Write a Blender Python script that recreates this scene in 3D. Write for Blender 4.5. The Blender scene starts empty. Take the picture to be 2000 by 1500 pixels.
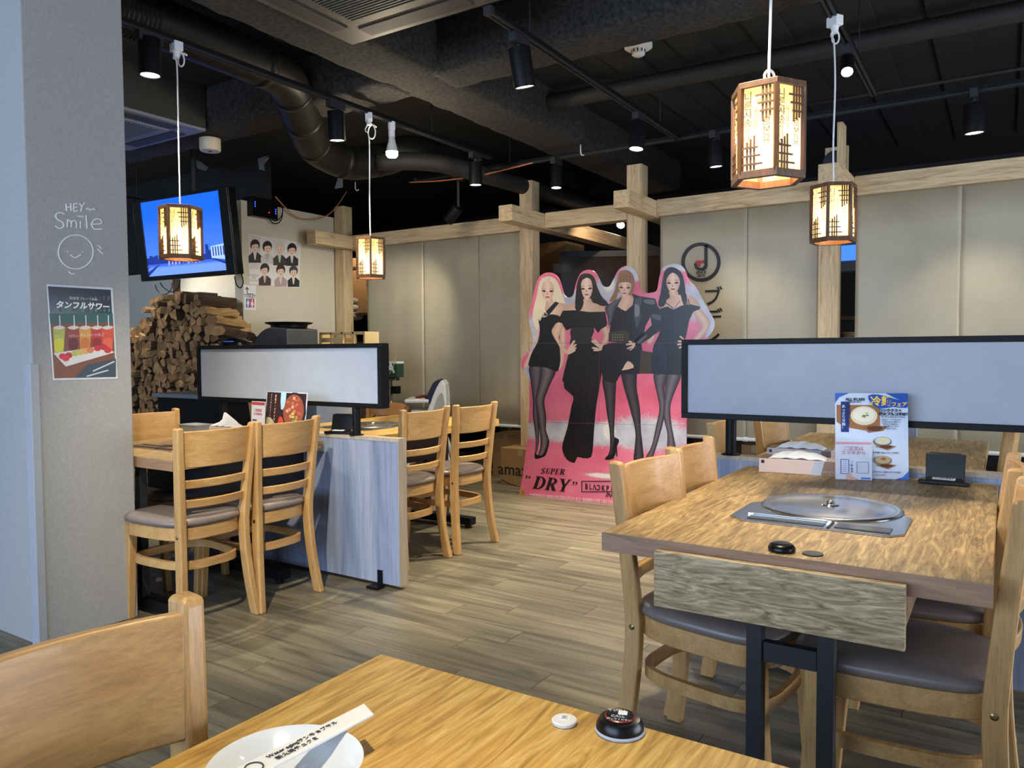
import bpy, bmesh, math, random
from mathutils import Vector, Matrix
R = random.Random(7)
PI = math.pi
SC = bpy.context.scene
COL = SC.collection

# ------------------------------------------------------------------ camera
F_PX, CAM_H = 1500.0, 1.18
YAW, PITCH, ROLL = math.radians(32.70), math.radians(-2.474), math.radians(-0.3505)
FW = Vector((-math.sin(YAW)*math.cos(PITCH), math.cos(YAW)*math.cos(PITCH), math.sin(PITCH)))
_r0 = Vector((math.cos(YAW), math.sin(YAW), 0)); _u0 = _r0.cross(FW)
RT = (_r0*math.cos(ROLL) + _u0*math.sin(ROLL)).normalized(); UP = RT.cross(FW).normalized()
cam_d = bpy.data.cameras.new('camera'); cam = bpy.data.objects.new('camera', cam_d); COL.objects.link(cam)
cam_d.sensor_fit = 'HORIZONTAL'; cam_d.sensor_width = 36.0; cam_d.lens = 36.0*F_PX/2000.0
cam_d.clip_start = 0.02
cam.matrix_world = Matrix(((RT.x, UP.x, -FW.x, 0), (RT.y, UP.y, -FW.y, 0), (RT.z, UP.z, -FW.z, CAM_H), (0, 0, 0, 1)))
SC.camera = cam

# ------------------------------------------------------------------ world, daylight, exposure
SC.view_settings.view_transform = 'Standard'; SC.view_settings.look = 'None'
SC.view_settings.gamma = 1.0; SC.view_settings.use_curve_mapping = False
SC.view_settings.exposure = 1.28
wd = bpy.data.worlds.new('world'); SC.world = wd; wd.use_nodes = True
wd.node_tree.nodes['Background'].inputs[0].default_value = (0.55, 0.7, 1.0, 1)
wd.node_tree.nodes['Background'].inputs[1].default_value = 0.25
def area(name, loc, direction, sx, sy, power, col):
    d = bpy.data.lights.new(name, 'AREA'); d.shape = 'RECTANGLE'; d.size = sx; d.size_y = sy
    d.energy = power; d.color = col
    o = bpy.data.objects.new(name, d); COL.objects.link(o); o.location = loc
    o.rotation_euler = Vector(direction).to_track_quat('-Z', 'Y').to_euler()
    return o
# daylight through the shop-front windows behind the photographer
area('window_daylight', (-2.4, -3.0, 1.65), (0, 1, 0.02), 5.6, 1.7, 116, (0.53, 0.71, 1.0))
area('window_daylight', (3.4, 3.4, 0.95), (-1, 0, 0.0), 4.0, 1.4, 72, (0.80, 0.88, 1.0))
def spot(loc, target, power, col=(1.0, 0.92, 0.75), cone=75, blend=0.6, rad=0.03):
    d = bpy.data.lights.new('spot_beam', 'SPOT'); d.energy = power; d.color = col
    d.spot_size = math.radians(cone); d.spot_blend = blend; d.shadow_soft_size = rad
    o = bpy.data.objects.new('spot_beam', d); COL.objects.link(o); o.location = loc
    o.rotation_euler = (Vector(target) - Vector(loc)).to_track_quat('-Z', 'Y').to_euler()
    return o
def bulb(loc, power, col=(1.0, 0.72, 0.40), rad=0.03):
    d = bpy.data.lights.new('bulb_glow', 'POINT'); d.energy = power; d.color = col; d.shadow_soft_size = rad
    o = bpy.data.objects.new('bulb_glow', d); COL.objects.link(o); o.location = loc
    return o

# ------------------------------------------------------------------ pixel -> room coordinates (planes of the room)
def ray(px, py): return FW + RT*((px - 1000)/F_PX) - UP*((py - 750)/F_PX)
def on_x(px, py, x): d = ray(px, py); t = x/d.x; return Vector((x, d.y*t, CAM_H + d.z*t))
def on_y(px, py, y): d = ray(px, py); t = y/d.y; return Vector((d.x*t, y, CAM_H + d.z*t))
def on_z(px, py, z): d = ray(px, py); t = (z - CAM_H)/d.z; return Vector((d.x*t, d.y*t, z))

# ------------------------------------------------------------------ materials
MATS = {}
def lin(c):
    out = []
    for v in c[:3]:
        v = v/255.0
        out.append(v/12.92 if v <= 0.04045 else ((v + 0.055)/1.055)**2.4)
    return (out[0], out[1], out[2], 1.0)
class NT:
    def __init__(s, name):
        s.m = bpy.data.materials.new(name); s.m.use_nodes = True
        s.n = s.m.node_tree.nodes; s.l = s.m.node_tree.links
        s.b = s.n['Principled BSDF']; s.out = s.n['Material Output']
    def add(s, t, **kw):
        n = s.n.new(t)
        for k, v in kw.items(): setattr(n, k, v)
        return n
    def link(s, a, b): s.l.new(a, b)
    def ramp(s, fac, stops):
        r = s.add('ShaderNodeValToRGB')
        el = r.color_ramp.elements
        while len(el) < len(stops): el.new(0.5)
        for e, (p, c) in zip(el, stops): e.position = p; e.color = c
        s.link(fac, r.inputs[0]); return r.outputs[0]
    def coords(s, scale=(1, 1, 1), rand=True, kind='Object'):
        tc = s.add('ShaderNodeTexCoord'); mp = s.add('ShaderNodeMapping')
        mp.inputs['Scale'].default_value = scale
        src = tc.outputs[kind]
        if rand:
            oi = s.add('ShaderNodeObjectInfo'); mu = s.add('ShaderNodeMath', operation='MULTIPLY')
            mu.inputs[1].default_value = 37.0; s.link(oi.outputs['Random'], mu.inputs[0])
            ad = s.add('ShaderNodeVectorMath', operation='ADD')
            s.link(src, ad.inputs[0]); s.link(mu.outputs[0], ad.inputs[1]); src = ad.outputs[0]
        s.link(src, mp.inputs['Vector']); return mp.outputs[0]
    def noise(s, vec, scale, detail=4, rough=0.55, dist=0.0):
        n = s.add('ShaderNodeTexNoise'); n.inputs['Scale'].default_value = scale
        n.inputs['Detail'].default_value = detail; n.inputs['Roughness'].default_value = rough
        n.inputs['Distortion'].default_value = dist
        s.link(vec, n.inputs['Vector']); return n.outputs['Fac']
    def mixc(s, fac, a, b, mode='MIX'):
        m = s.add('ShaderNodeMix', data_type='RGBA', blend_type=mode)
        for sock, v in ((m.inputs[0], fac), (m.inputs[6], a), (m.inputs[7], b)):
            if hasattr(v, 'is_linked'): s.link(v, sock)
            else: sock.default_value = v
        return m.outputs[2]
    def bump(s, h, strength=0.2, dist=0.005):
        b = s.add('ShaderNodeBump'); b.inputs['Strength'].default_value = strength
        b.inputs['Distance'].default_value = dist; s.link(h, b.inputs['Height'])
        s.link(b.outputs[0], s.b.inputs['Normal'])
def flat(c, rough=0.5, metal=0.0, spec=0.5, coat=0.0):
    key = ('flat', tuple(c), rough, metal, spec, coat)
    if key not in MATS:
        t = NT('plain_%d_%d_%d' % tuple(int(v) for v in c[:3]))
        v = t.coords((1, 1, 1)); n = t.noise(v, 14, 3)
        base = lin(c); dk = tuple(x*0.93 for x in base[:3]) + (1,)
        t.link(t.ramp(n, [(0.3, dk), (0.7, base)]), t.b.inputs['Base Color'])
        t.b.inputs['Roughness'].default_value = rough; t.b.inputs['Metallic'].default_value = metal
        t.b.inputs['Specular IOR Level'].default_value = spec; t.b.inputs['Coat Weight'].default_value = coat
        MATS[key] = t.m
    return MATS[key]
def wood(name, cols, stretch=(1, 12, 12), scale=3.0, rough=0.42, fine=True, dist=1.2, bump=0.12, tint=0.0, coat=0.0, fk=6, fm=0.55):
    """grain along the axis whose stretch is smallest"""
    if name in MATS: return MATS[name]
    t = NT(name); v = t.coords(stretch)
    n = t.noise(v, scale, 6, 0.6, dist)
    k = len(cols); stops = [(0.28 + 0.44*i/(k - 1), lin(c)) for i, c in enumerate(cols)]
    col = t.ramp(n, stops)
    if fine:
        st2 = tuple(s*fk if s > min(stretch) else s*(1 + fk*.15) for s in stretch)
        v2 = t.coords(st2); n2 = t.noise(v2, scale*2.2, 3, 0.7)
        col = t.mixc(fm, col, t.ramp(n2, [(0.3, (0.55, 0.55, 0.55, 1)), (0.62, (1, 1, 1, 1))]), 'MULTIPLY')
    if tint:
        oi = t.add('ShaderNodeObjectInfo')
        col = t.mixc(tint, col, t.ramp(oi.outputs['Random'], [(0.0, (0.55, 0.55, 0.56, 1)), (1.0, (1.15, 1.12, 1.08, 1))]), 'MULTIPLY')
    t.link(col, t.b.inputs['Base Color']); t.b.inputs['Roughness'].default_value = rough
    t.b.inputs['Coat Weight'].default_value = coat
    t.bump(n, bump, 0.003); MATS[name] = t.m; return t.m
def speckle(name, c, c2, scale=90, rough=0.8, bump=0.2, big=None):
    if name in MATS: return MATS[name]
    t = NT(name); v = t.coords((1, 1, 1), rand=False); n = t.noise(v, scale, 5, 0.7)
    col = t.ramp(n, [(0.35, lin(c2)), (0.65, lin(c))])
    if big: col = t.mixc(0.5, col, t.ramp(t.noise(v, 1.7, 3), [(0.35, lin(big)), (0.65, (1, 1, 1, 1))]), 'MULTIPLY')
    t.link(col, t.b.inputs['Base Color']); t.b.inputs['Roughness'].default_value = rough
    t.bump(n, bump, 0.004); MATS[name] = t.m; return t.m
def emit(name, c, strength):
    if name in MATS: return MATS[name]
    t = NT(name); t.b.inputs['Base Color'].default_value = lin(c)
    t.b.inputs['Emission Color'].default_value = lin(c); t.b.inputs['Emission Strength'].default_value = strength
    MATS[name] = t.m; return t.m
def vcol(name='printed_colours', rough=0.4, emission=0.0):
    if name in MATS: return MATS[name]
    t = NT(name); a = t.add('ShaderNodeVertexColor'); a.layer_name = 'Col'
    t.link(a.outputs[0], t.b.inputs['Base Color']); t.b.inputs['Roughness'].default_value = rough
    if emission:
        t.link(a.outputs[0], t.b.inputs['Emission Color']); t.b.inputs['Emission Strength'].default_value = emission
    MATS[name] = t.m; return t.m

BEECH = wood('pale_beech', [(172, 128, 72), (196, 152, 94), (206, 166, 108)], (8, 8, 1.0), 2.2, 0.38, dist=0.8, bump=0.05, coat=0.1)
BEECH_B = wood('pale_beech_ply', [(176, 130, 74), (196, 152, 94), (208, 166, 108)], (1.2, 7, 7), 2.0, 0.36, dist=1.6, bump=0.04, coat=0.1)
CEDAR = wood('knotty_cedar', [(176, 144, 102), (218, 190, 146), (230, 206, 166)], (1, 11, 11), 2.0, 0.6, dist=2.2, bump=0.15)
CEDAR_Z = wood('knotty_cedar_upright', [(176, 144, 102), (218, 190, 146), (230, 206, 166)], (11, 11, 1), 2.0, 0.6, dist=2.2, bump=0.15)
CEDAR_Y = wood('knotty_cedar_cross', [(176, 144, 102), (218, 190, 146), (230, 206, 166)], (11, 1, 11), 2.0, 0.6, dist=2.2, bump=0.15)
TABLE = wood('weathered_oak', [(92, 70, 42), (152, 124, 80), (196, 168, 118)], (12, 1.3, 12), 4.2, 0.5, dist=1.8, bump=0.10, fk=2.2)
TABLE_N = wood('lamplit_oak', [(146, 102, 40), (196, 154, 76), (224, 188, 116)], (14, 1.4, 14), 3.0, 0.46, dist=2.2, bump=0.10, fk=2.2)  # brighter, yellower copy of the table oak, lamplight put into its colour
EDGE = wood('oak_edge', [(116, 84, 58), (156, 118, 86), (172, 136, 102)], (1.1, 9, 9), 3, 0.5)
DRAWER = wood('silvered_oak', [(100, 76, 48), (176, 148, 106), (222, 202, 160)], (2.0, 9, 13), 2.8, 0.55, dist=3.6, bump=0.2, fk=2.2)
BLUEWOOD = wood('grey_blue_board', [(112, 124, 150), (148, 158, 182), (176, 180, 192)], (5, 5, 0.6), 1.1, 0.6, dist=0.8, bump=0.06)
BOARDEDGE = wood('pale_board_edge', [(170, 154, 134), (196, 180, 160)], (9, 9, 1), 3, 0.6)
FLOORW = wood('floor_plank_wood', [(76, 69, 56), (118, 109, 88), (150, 140, 113)], (0.55, 7, 7), 2.0, 0.42, dist=1.2, bump=0.06, tint=0.35, fk=2.5, fm=0.3)
BLACK = flat((14, 14, 15), 0.5, spec=0.2)
BLACKM = flat((30, 30, 32), 0.55)
PLASTIC_BK = flat((12, 12, 13), 0.3, spec=0.3)
STEEL = flat((214, 214, 214), 0.2, 1.0)
WHITE = flat((226, 226, 224), 0.45)
VINYL = flat((122, 110, 103), 0.36, spec=0.6)
PAPER = flat((232, 232, 228), 0.6)
CARD = wood('cardboard', [(150, 116, 74), (166, 130, 84)], (2, 2, 2), 4, 0.8, fine=False, bump=0.03)

# ------------------------------------------------------------------ mesh helpers
class MB:
    def __init__(s): s.v = []; s.f = []; s.mi = []; s.cur = 0; s.col = None
    def vert(s, p): s.v.append(tuple(p)); return len(s.v) - 1
    def face(s, idx): s.f.append(tuple(idx)); s.mi.append(s.cur)
    def box(s, x0, x1, y0, y1, z0, z1, M=None):
        b = len(s.v)
        for z in (z0, z1):
            for x, y in ((x0, y0), (x1, y0), (x1, y1), (x0, y1)):
                p = Vector((x, y, z)); s.v.append(tuple(M @ p if M else p))
        for q in ((3, 2, 1, 0), (4, 5, 6, 7), (0, 1, 5, 4), (1, 2, 6, 5), (2, 3, 7, 6), (3, 0, 4, 7)):
            s.face([b + i for i in q])
        return s
    def rings(s, rings, cap=True, close=True):
        b = len(s.v); n = len(rings[0])
        for r in rings:
            for p in r: s.v.append(tuple(p))
        for k in range(len(rings) - 1):
            for i in range(n if close else n - 1):
                j = (i + 1) % n
                s.face((b + k*n + i, b + k*n + j, b + (k + 1)*n + j, b + (k + 1)*n + i))
        if cap:
            s.face([b + i for i in reversed(range(n))]); s.face([b + (len(rings) - 1)*n + i for i in range(n)])
        return s
    def lathe(s, prof, n=24, c=(0, 0, 0), cap=True, M=None):
        rr = []
        for r, z in prof:
            ring = [Vector((c[0] + r*math.cos(2*PI*i/n), c[1] + r*math.sin(2*PI*i/n), c[2] + z)) for i in range(n)]
            rr.append([M @ p for p in ring] if M else ring)
        return s.rings(rr, cap)
    def tube(s, pts, r, n=8, closed=False):
        pts = [Vector(p) for p in pts]; rr = []
        m = len(pts); prev = None
        for k in range(m):
            if closed: t = pts[(k + 1) % m] - pts[k - 1]
            else: t = pts[min(k + 1, m - 1)] - pts[max(k - 1, 0)]
            t.normalize()
            if prev is None:
                a = Vector((0, 0, 1)) if abs(t.z) < 0.9 else Vector((1, 0, 0))
                u = t.cross(a).normalized()
            else:
                u = (prev - t*prev.dot(t)).normalized()
            prev = u; w = t.cross(u)
            rad = r[k] if isinstance(r, (list, tuple)) else r
            rr.append([pts[k] + u*rad*math.cos(2*PI*i/n) + w*rad*math.sin(2*PI*i/n) for i in range(n)])
        if closed: rr.append(rr[0]); return s.rings(rr, False)
        return s.rings(rr, True)
    def prism(s, outline, z0, z1, M=None):
        a = [Vector((x, y, z0)) for x, y in outline]; b = [Vector((x, y, z1)) for x, y in outline]
        if M: a = [M @ p for p in a]; b = [M @ p for p in b]
        return s.rings([a, b], True)
    def poly(s, pts3):
        b = len(s.v)
        for p in pts3: s.v.append(tuple(p))
        s.face([b + i for i in range(len(pts3))]); return s
    def mesh(s, name, mats, smooth=False):
        me = bpy.data.meshes.new(name); me.from_pydata(s.v, [], s.f)
        for m in (mats if isinstance(mats, (list, tuple)) else [mats]): me.materials.append(m)
        for p, k in zip(me.polygons, s.mi): p.material_index = k; p.use_smooth = smooth
        if s.col:
            at = me.color_attributes.new('Col', 'FLOAT_COLOR', 'POINT')
            for i, c in enumerate(s.col): at.data[i].color = c
        bm = bmesh.new(); bm.from_mesh(me); bmesh.ops.recalc_face_normals(bm, faces=bm.faces); bm.to_mesh(me); bm.free()
        me.update(); return me
    def build(s, name, mats, parent=None, smooth=False, bevel=0.0, seg=2):
        return link(name, s.mesh(name, mats, smooth), parent, bevel, seg)
def link(name, me, parent=None, bevel=0.0, seg=2):
    o = bpy.data.objects.new(name, me); COL.objects.link(o)
    if parent: o.parent = parent
    if bevel:
        b = o.modifiers.new('bevel', 'BEVEL'); b.width = bevel; b.segments = seg; b.limit_method = 'ANGLE'; b.angle_limit = 0.6
    return o
def autosmooth(o, ang=40):
    for p in o.data.polygons: p.use_smooth = True
    try:
        me = o.data; bm = bmesh.new(); bm.from_mesh(me)
        for e in bm.edges: e.smooth = not (len(e.link_faces) == 2 and e.calc_face_angle(0) > math.radians(ang))
        bm.to_mesh(me); bm.free()
    except Exception: pass
    return o
def tag(o, label, cat, group=None):
    o['label'] = label; o['category'] = cat
    if group: o['group'] = group
    return o
def thing(name, label, cat, loc=(0, 0, 0), rz=0.0, group=None):
    o = bpy.data.objects.new(name, None); COL.objects.link(o); o.location = loc; o.rotation_euler = (0, 0, rz)
    o.empty_display_size = 0.05
    return tag(o, label, cat, group)
def dup(root, loc, rz, label, group=None, rot=None):
    kids = KIDS(root)
    r = root.copy(); COL.objects.link(r); r.location = loc; r.rotation_euler = rot or (0, 0, rz); r['label'] = label
    if group: r['group'] = group
    for ch in kids:
        c = ch.copy(); COL.objects.link(c); c.parent = r
        for g in KIDS(ch):
            d = g.copy(); COL.objects.link(d); d.parent = c
    return r
def KIDS(o): return [c for c in bpy.data.objects if c.parent == o] if False else list(o.children)
def struct(o): o['kind'] = 'structure'; return o
def stuff(o): o['kind'] = 'stuff'; return o
def simple_box(name, mat, x0, x1, y0, y1, z0, z1, parent=None, bevel=0.0):
    return MB().box(x0, x1, y0, y1, z0, z1).build(name, mat, parent, bevel=bevel)
def spline(pts, n=4, closed=True):
    m = len(pts); out = []
    for i in range(m if closed else m - 1):
        g = (lambda k: pts[k % m]) if closed else (lambda k: pts[max(0, min(m - 1, k))])
        p0, p1, p2, p3 = g(i - 1), g(i), g(i + 1), g(i + 2)
        for k in range(n):
            t = k/n; q = []
            for a, b, c, d in zip(p0, p1, p2, p3):
                q.append(0.5*((2*b) + (-a + c)*t + (2*a - 5*b + 4*c - d)*t*t + (-a + 3*b - 3*c + d)*t**3))
            out.append(tuple(q))
    if not closed: out.append(tuple(pts[-1]))
    return out
def text_mesh(body, size, shear=0.0, bold=0.0, align='CENTER', extrude=0.0004, space=1.0, line=1.0):
    cu = bpy.data.curves.new('lettering', 'FONT'); cu.body = body; cu.size = size; cu.shear = shear; cu.offset = bold
    cu.align_x = align; cu.align_y = 'CENTER'; cu.extrude = extrude; cu.space_character = space; cu.space_line = line
    cu.resolution_u = 2
    o = bpy.data.objects.new('lettering', cu)
    me = bpy.data.meshes.new_from_object(o); me.name = 'lettering'
    bpy.data.objects.remove(o); bpy.data.curves.remove(cu); me.materials.clear()
    return me
def text(body, size, mat, parent, loc, rot=(PI/2, 0, 0), name='lettering', **kw):
    me = text_mesh(body, size, **kw); me.materials.append(mat)
    o = link(name, me, parent); o.location = loc; o.rotation_euler = rot; return o

# ================================================================== SETTING
# ---- floor of laid planks
floor = struct(simple_box('floor', flat((84, 76, 66), 0.7), -9.0, 3.6, -3.1, 9.0, -0.06, -0.004))
PW, PL = 0.150, 0.92
plank_me = []
for k in range(3):
    m = MB().box(-PL/2 + 0.001, PL/2 - 0.001, -PW/2 + 0.0009, PW/2 - 0.0009, -0.004, 0.0)
    plank_me.append(m.mesh('floor_plank', FLOORW))
rest = MB(); cells = []
for j in range(int(9.4/PW)):
    y = -0.6 + (j + 0.5)*PW; off = (j*0.37 % 1.0)*PL + R.uniform(-.1, .1)
    for i in range(-11, 5):
        x = i*PL + off
        if x < -8.3 or x > 3.2: continue
        d = Vector((x, y, -CAM_H)); dep = d.dot(FW)
        vis = dep > 0.9
        if vis:
            px = 1000 + F_PX*d.dot(RT)/dep; py = 750 - F_PX*d.dot(UP)/dep
            vis = -150 < px < 2150 and 880 < py < 1560 and y < 6.3 and px > 180 and not (px < 620 and py < 1090)
        if vis and len(cells) < 295: cells.append((x, y))
        else: rest.box(x - PL/2 + .001, x + PL/2 - .001, y - PW/2 + .0009, y + PW/2 - .0009, -0.004, 0.0)
for k, (x, y) in enumerate(cells):
    o = link('floor_plank', plank_me[k % 3], floor); o.location = (x, y, 0)
stuff(rest.build('floor_planking', FLOORW, floor))

# ---- ceiling: black slab, sprayed beams
BLK = speckle('black_ceiling_paint', (28, 28, 26), (21, 21, 20), 30, 0.85, 0.1)
SPRAY = speckle('sprayed_insulation', (58, 55, 50), (14, 13, 12), 42, 0.95, 1.0)
ceil = struct(simple_box('ceiling', BLK, -9.0, 3.6, -3.1, 9.0, 3.05, 3.15))
def lumpy(name, x0, x1, y0, y1, z0, z1):
    n = max(2, int(max(x1 - x0, y1 - y0)/0.06)); along_y = (y1 - y0) > (x1 - x0)
    rr = []
    for k in range(n + 1):
        t = k/n; r = []
        for q in range(20):
            a = 2*PI*q/20; ca, sa = math.cos(a), math.sin(a)
            sx = math.copysign(abs(ca)**0.35, ca); sz = math.copysign(abs(sa)**0.35, sa)
            j = 1 + R.uniform(-.03, .03)
            if along_y: r.append(((x0 + x1)/2 + sx*(x1 - x0)/2*j, y0 + t*(y1 - y0), (z0 + z1)/2 + sz*(z1 - z0)/2*j))
            else: r.append((x0 + t*(x1 - x0), (y0 + y1)/2 + sx*(y1 - y0)/2*j, (z0 + z1)/2 + sz*(z1 - z0)/2*j))
        rr.append(r)
    return MB().rings(rr).build(name, SPRAY, ceil, smooth=True)
lumpy('sprayed_beam', -3.17, -2.74, -1.0, 7.4, 2.76, 3.08)
lumpy('sprayed_beam', -2.8, 3.4, 3.50, 3.82, 2.76, 3.08)
lumpy('sprayed_beam', -6.2, -3.1, 3.46, 3.80, 2.76, 3.08)
for x in (-2.2, -1.75, -1.3, -0.85, -0.4, 0.05):                     # ribs of the deck between the beams
    simple_box('deck_rib', BLK, x, x + 0.2, 3.8, 8.0, 3.035, 3.06, ceil)
# ---- outer walls
PLASTER = speckle('cream_plaster', (204, 196, 176), (196, 188, 168), 60, 0.8, 0.06)
WHITEW = speckle('white_wall', (214, 210, 200), (206, 202, 192), 60, 0.8, 0.05)
DARKW = flat((34, 33, 32), 0.85)
wl = struct(MB().box(-6.04, -5.93, 4.65, 5.82, 0, 2.58).build('wall_left', PLASTER))
struct(simple_box('wall_left_back', DARKW, -7.4, -7.3, 5.95, 8.9, 0, 2.30))
struct(MB().box(-8.9, -6.045, 4.98, 5.06, 0, 2.05).build('wall_behind_stack', WHITEW))
struct(simple_box('wall_behind_stack_upper', DARKW, -8.9, -6.045, 5.0, 5.1, 2.05, 3.05))
struct(simple_box('trim_1', flat((74, 54, 42), 0.6), -7.42, -7.36, 4.93, 4.98, 0, 2.1))
struct(simple_box('wall_back', DARKW, -9.0, 3.6, 8.9, 9.0, 0, 3.05))
struct(simple_box('wall_right', WHITEW, 3.5, 3.6, -3.1, 9.0, 0, 0.5))
struct(simple_box('wall_far_left', WHITEW, -9.0, -8.9, -3.1, 9.0, 0, 3.05))
struct(simple_box('wall_front', WHITEW, -9.0, 3.6, -3.2, -3.1, 0, 0.4))
# ---- grey pillar
PIL = speckle('grey_render', (168, 166, 162), (156, 154, 150), 110, 0.85, 0.25)
pil = struct(simple_box('wall_pillar', PIL, -4.1, -3.25, 1.535, 1.95, 0, 3.05, bevel=0.006))
ct = struct(MB().box(-3.30, -3.244, 1.527, 1.56, 0, 1.14).build('trim_2', flat((168, 170, 174), 0.5), bevel=0.002))
ch = flat((236, 236, 234), 0.9)
def chalk(name, strokes, r=0.0026):
    mb = MB()
    for st in strokes:
        pts = [on_x(px, py, -3.249) for px, py in spline(st, 4, False)]
        mb.tube(pts, r, 5)
    o = mb.build(name, ch, pil); return stuff(o)
chalk('chalk_writing', [
    [(129, 398), (130, 412)], [(129, 405), (138, 404)], [(138, 397), (139, 412)],
    [(144, 398), (144, 412), (152, 411)], [(144, 398), (151, 397)], [(144, 405), (151, 404)],
    [(155, 397), (160, 404)], [(165, 396), (160, 404), (158, 413)], [(168, 409), (172, 406), (175, 410), (178, 408)], [(179, 410), (183, 407), (185, 411)],
    [(126, 418), (116, 415), (109, 420), (112, 428), (122, 434), (124, 442), (116, 446), (108, 441)],
    [(131, 444), (132, 430), (134, 430), (139, 434), (139, 444), (140, 433), (146, 431), (149, 436), (149, 445)],
    [(157, 432), (157, 446)], [(152, 422), (163, 423)], [(168, 420), (170, 447)],
    [(177, 438), (198, 436), (194, 428), (184, 429), (179, 438), (184, 447), (199, 447)]])
cc = [(148 + 34*math.cos(a), 492 + 33*math.sin(a)) for a in [2*PI*k/20 for k in range(21)]]
chalk('chalk_face', [cc, [(137, 497), (146, 503), (158, 497)], [(131, 490), (132, 492)], [(161, 491), (162, 493)],
    [(191, 478), (198, 486)], [(190, 486), (201, 496)], [(134, 530), (140, 535), (146, 534)]])

# ---- timber frame of posts and beams
fr = thing('timber_frame', 'pale knotty cedar frame of posts and crossing beams along the back of the room', 'frame')
def tb(name, m, x0, x1, y0, y1, z0, z1): return MB().box(x0, x1, y0, y1, z0, z1).build(name, m, fr, bevel=0.004)
for x0, x1, z1 in ((-5.915, -5.785, 2.69), (-3.635, -3.505, 2.67), (-2.608, -2.478, 2.675), (-1.130, -1.000, 2.36)):
    tb('post', CEDAR_Z, x0, x1, 5.80, 5.93, 0, z1)
for x0, x1 in ((-5.784, -5.66), (-3.504, -3.375), (-2.477, -2.35), (-1.035, -0.90)):
    tb('cross_beam', CEDAR_Y, x0, x1, 5.27 if x0 > -5 else 5.30, 8.6, 2.235, 2.365)
for x0, x1 in ((-5.659, -3.636), (-3.374, -2.609), (-2.349, -1.131), (-0.899, 1.6)):
    tb('long_beam', CEDAR, x0, x1, 5.80, 5.93, 2.240, 2.372)
MB().box(-1.10, -0.95, 5.84, 5.88, 2.36, 2.60).build('packing_block', CEDAR_Z, fr)
MB().box(-0.99, -0.955, 5.66, 5.80, 2.37, 2.72).build('timber_offcut', CEDAR_Z, fr)
pl = MB(); pl.lathe([(0.075, 0), (0.075, 0.03), (0.02, 0.035)], 20, M=Matrix.Translation((-1.03, 5.82, 2.49)) @ Matrix.Rotation(PI/2, 4, 'X')); 
autosmooth(pl.build('round_cover', BLACKM, fr))

# ---- hanging cloth screens (roller blinds) under the beams
CLOTH = NT('screen_cloth'); v = CLOTH.coords((1, 1, 1)); 
CLOTH.link(CLOTH.ramp(CLOTH.noise(v, 2.0, 3), [(0.3, lin((166, 156, 132))), (0.7, lin((182, 172, 148)))]), CLOTH.b.inputs['Base Color'])
CLOTH.b.inputs['Roughness'].default_value = 0.34; CLOTH.b.inputs['Specular IOR Level'].default_value = 0.25
CLOTH.bump(CLOTH.noise(CLOTH.coords((90, 1, 90)), 6, 2), 0.03, 0.002); CLOTH = CLOTH.m
def blind(x0, x1, label, y=5.845, z0=0.51, warp=0.003, bar=True):
    t = thing('roller_screen', label, 'screen', ((x0 + x1)/2, y, z0), 0, 'cloth screens under the beams')
    n, w = 24, x1 - x0; rr = []; ph = R.uniform(0, 6)
    mb = MB()
    for k in range(n + 1):
        u = k/n; x = -w/2 + u*w
        for i in range(9):
            z = i/8*(2.238 - z0)
            yy = warp*math.sin(u*9 + ph + i*0.3)*(1 - i/8) + warp*0.5*math.sin(u*21 + ph) if k not in (0, n) else 0
            mb.vert((x, yy, z))
    for k in range(n):
        for i in range(8):
            a = k*9 + i; mb.face((a, a + 9, a + 10, a + 1))
    o = mb.build('cloth_sheet', CLOTH, t, smooth=True)
    s = o.modifiers.new('thick', 'SOLIDIFY'); s.thickness = 0.003
    if bar:
        MB().tube([(-w/2, 0, -0.012), (w/2, 0, -0.012)], 0.014, 10).build('bottom_bar', WHITE, t)
        for sx in (-1, 1):
            MB().lathe([(0.018, -0.012), (0.018, 0.012)], 12, M=Matrix.Translation((sx*(w/2 + .002), 0, -0.012)) @ Matrix.Rotation(PI/2, 4, 'Y')).build('end_cap', WHITE, t)
    return t
xs = [on_y(718, 600, 5.845).x, on_y(826, 600, 5.845).x, on_y(935, 600, 5.845).x, -3.64]
blind(xs[0], xs[1] + .012, 'cream cloth screen beside the shelves of rolled mats')
blind(xs[1], xs[2] + .012, 'cream cloth screen hanging behind the white high chair', y=5.848)
blind(xs[2], xs[3], 'cream cloth screen against the post left of the cardboard figures', y=5.845)
xr = [on_y(1290, 500, 5.845).x, on_y(1457, 500, 5.845).x, -1.135, on_y(1672, 450, 5.845).x, on_y(1874, 450, 5.845).x, 0.75]
sign_screen = blind(xr[0], xr[1] + .008, 'cream cloth screen printed with the round shop emblem', warp=0.002)
blind(xr[1], xr[2], 'cream cloth screen between the emblem screen and the short post', y=5.848, warp=0.002)
blind(xr[3], xr[4] + .01, 'cream cloth screen right of the slit with the blue window', y=5.845, warp=0.002)
blind(xr[4], xr[5], 'cream cloth screen at the far right end of the beam', y=5.848, warp=0.002)

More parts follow.
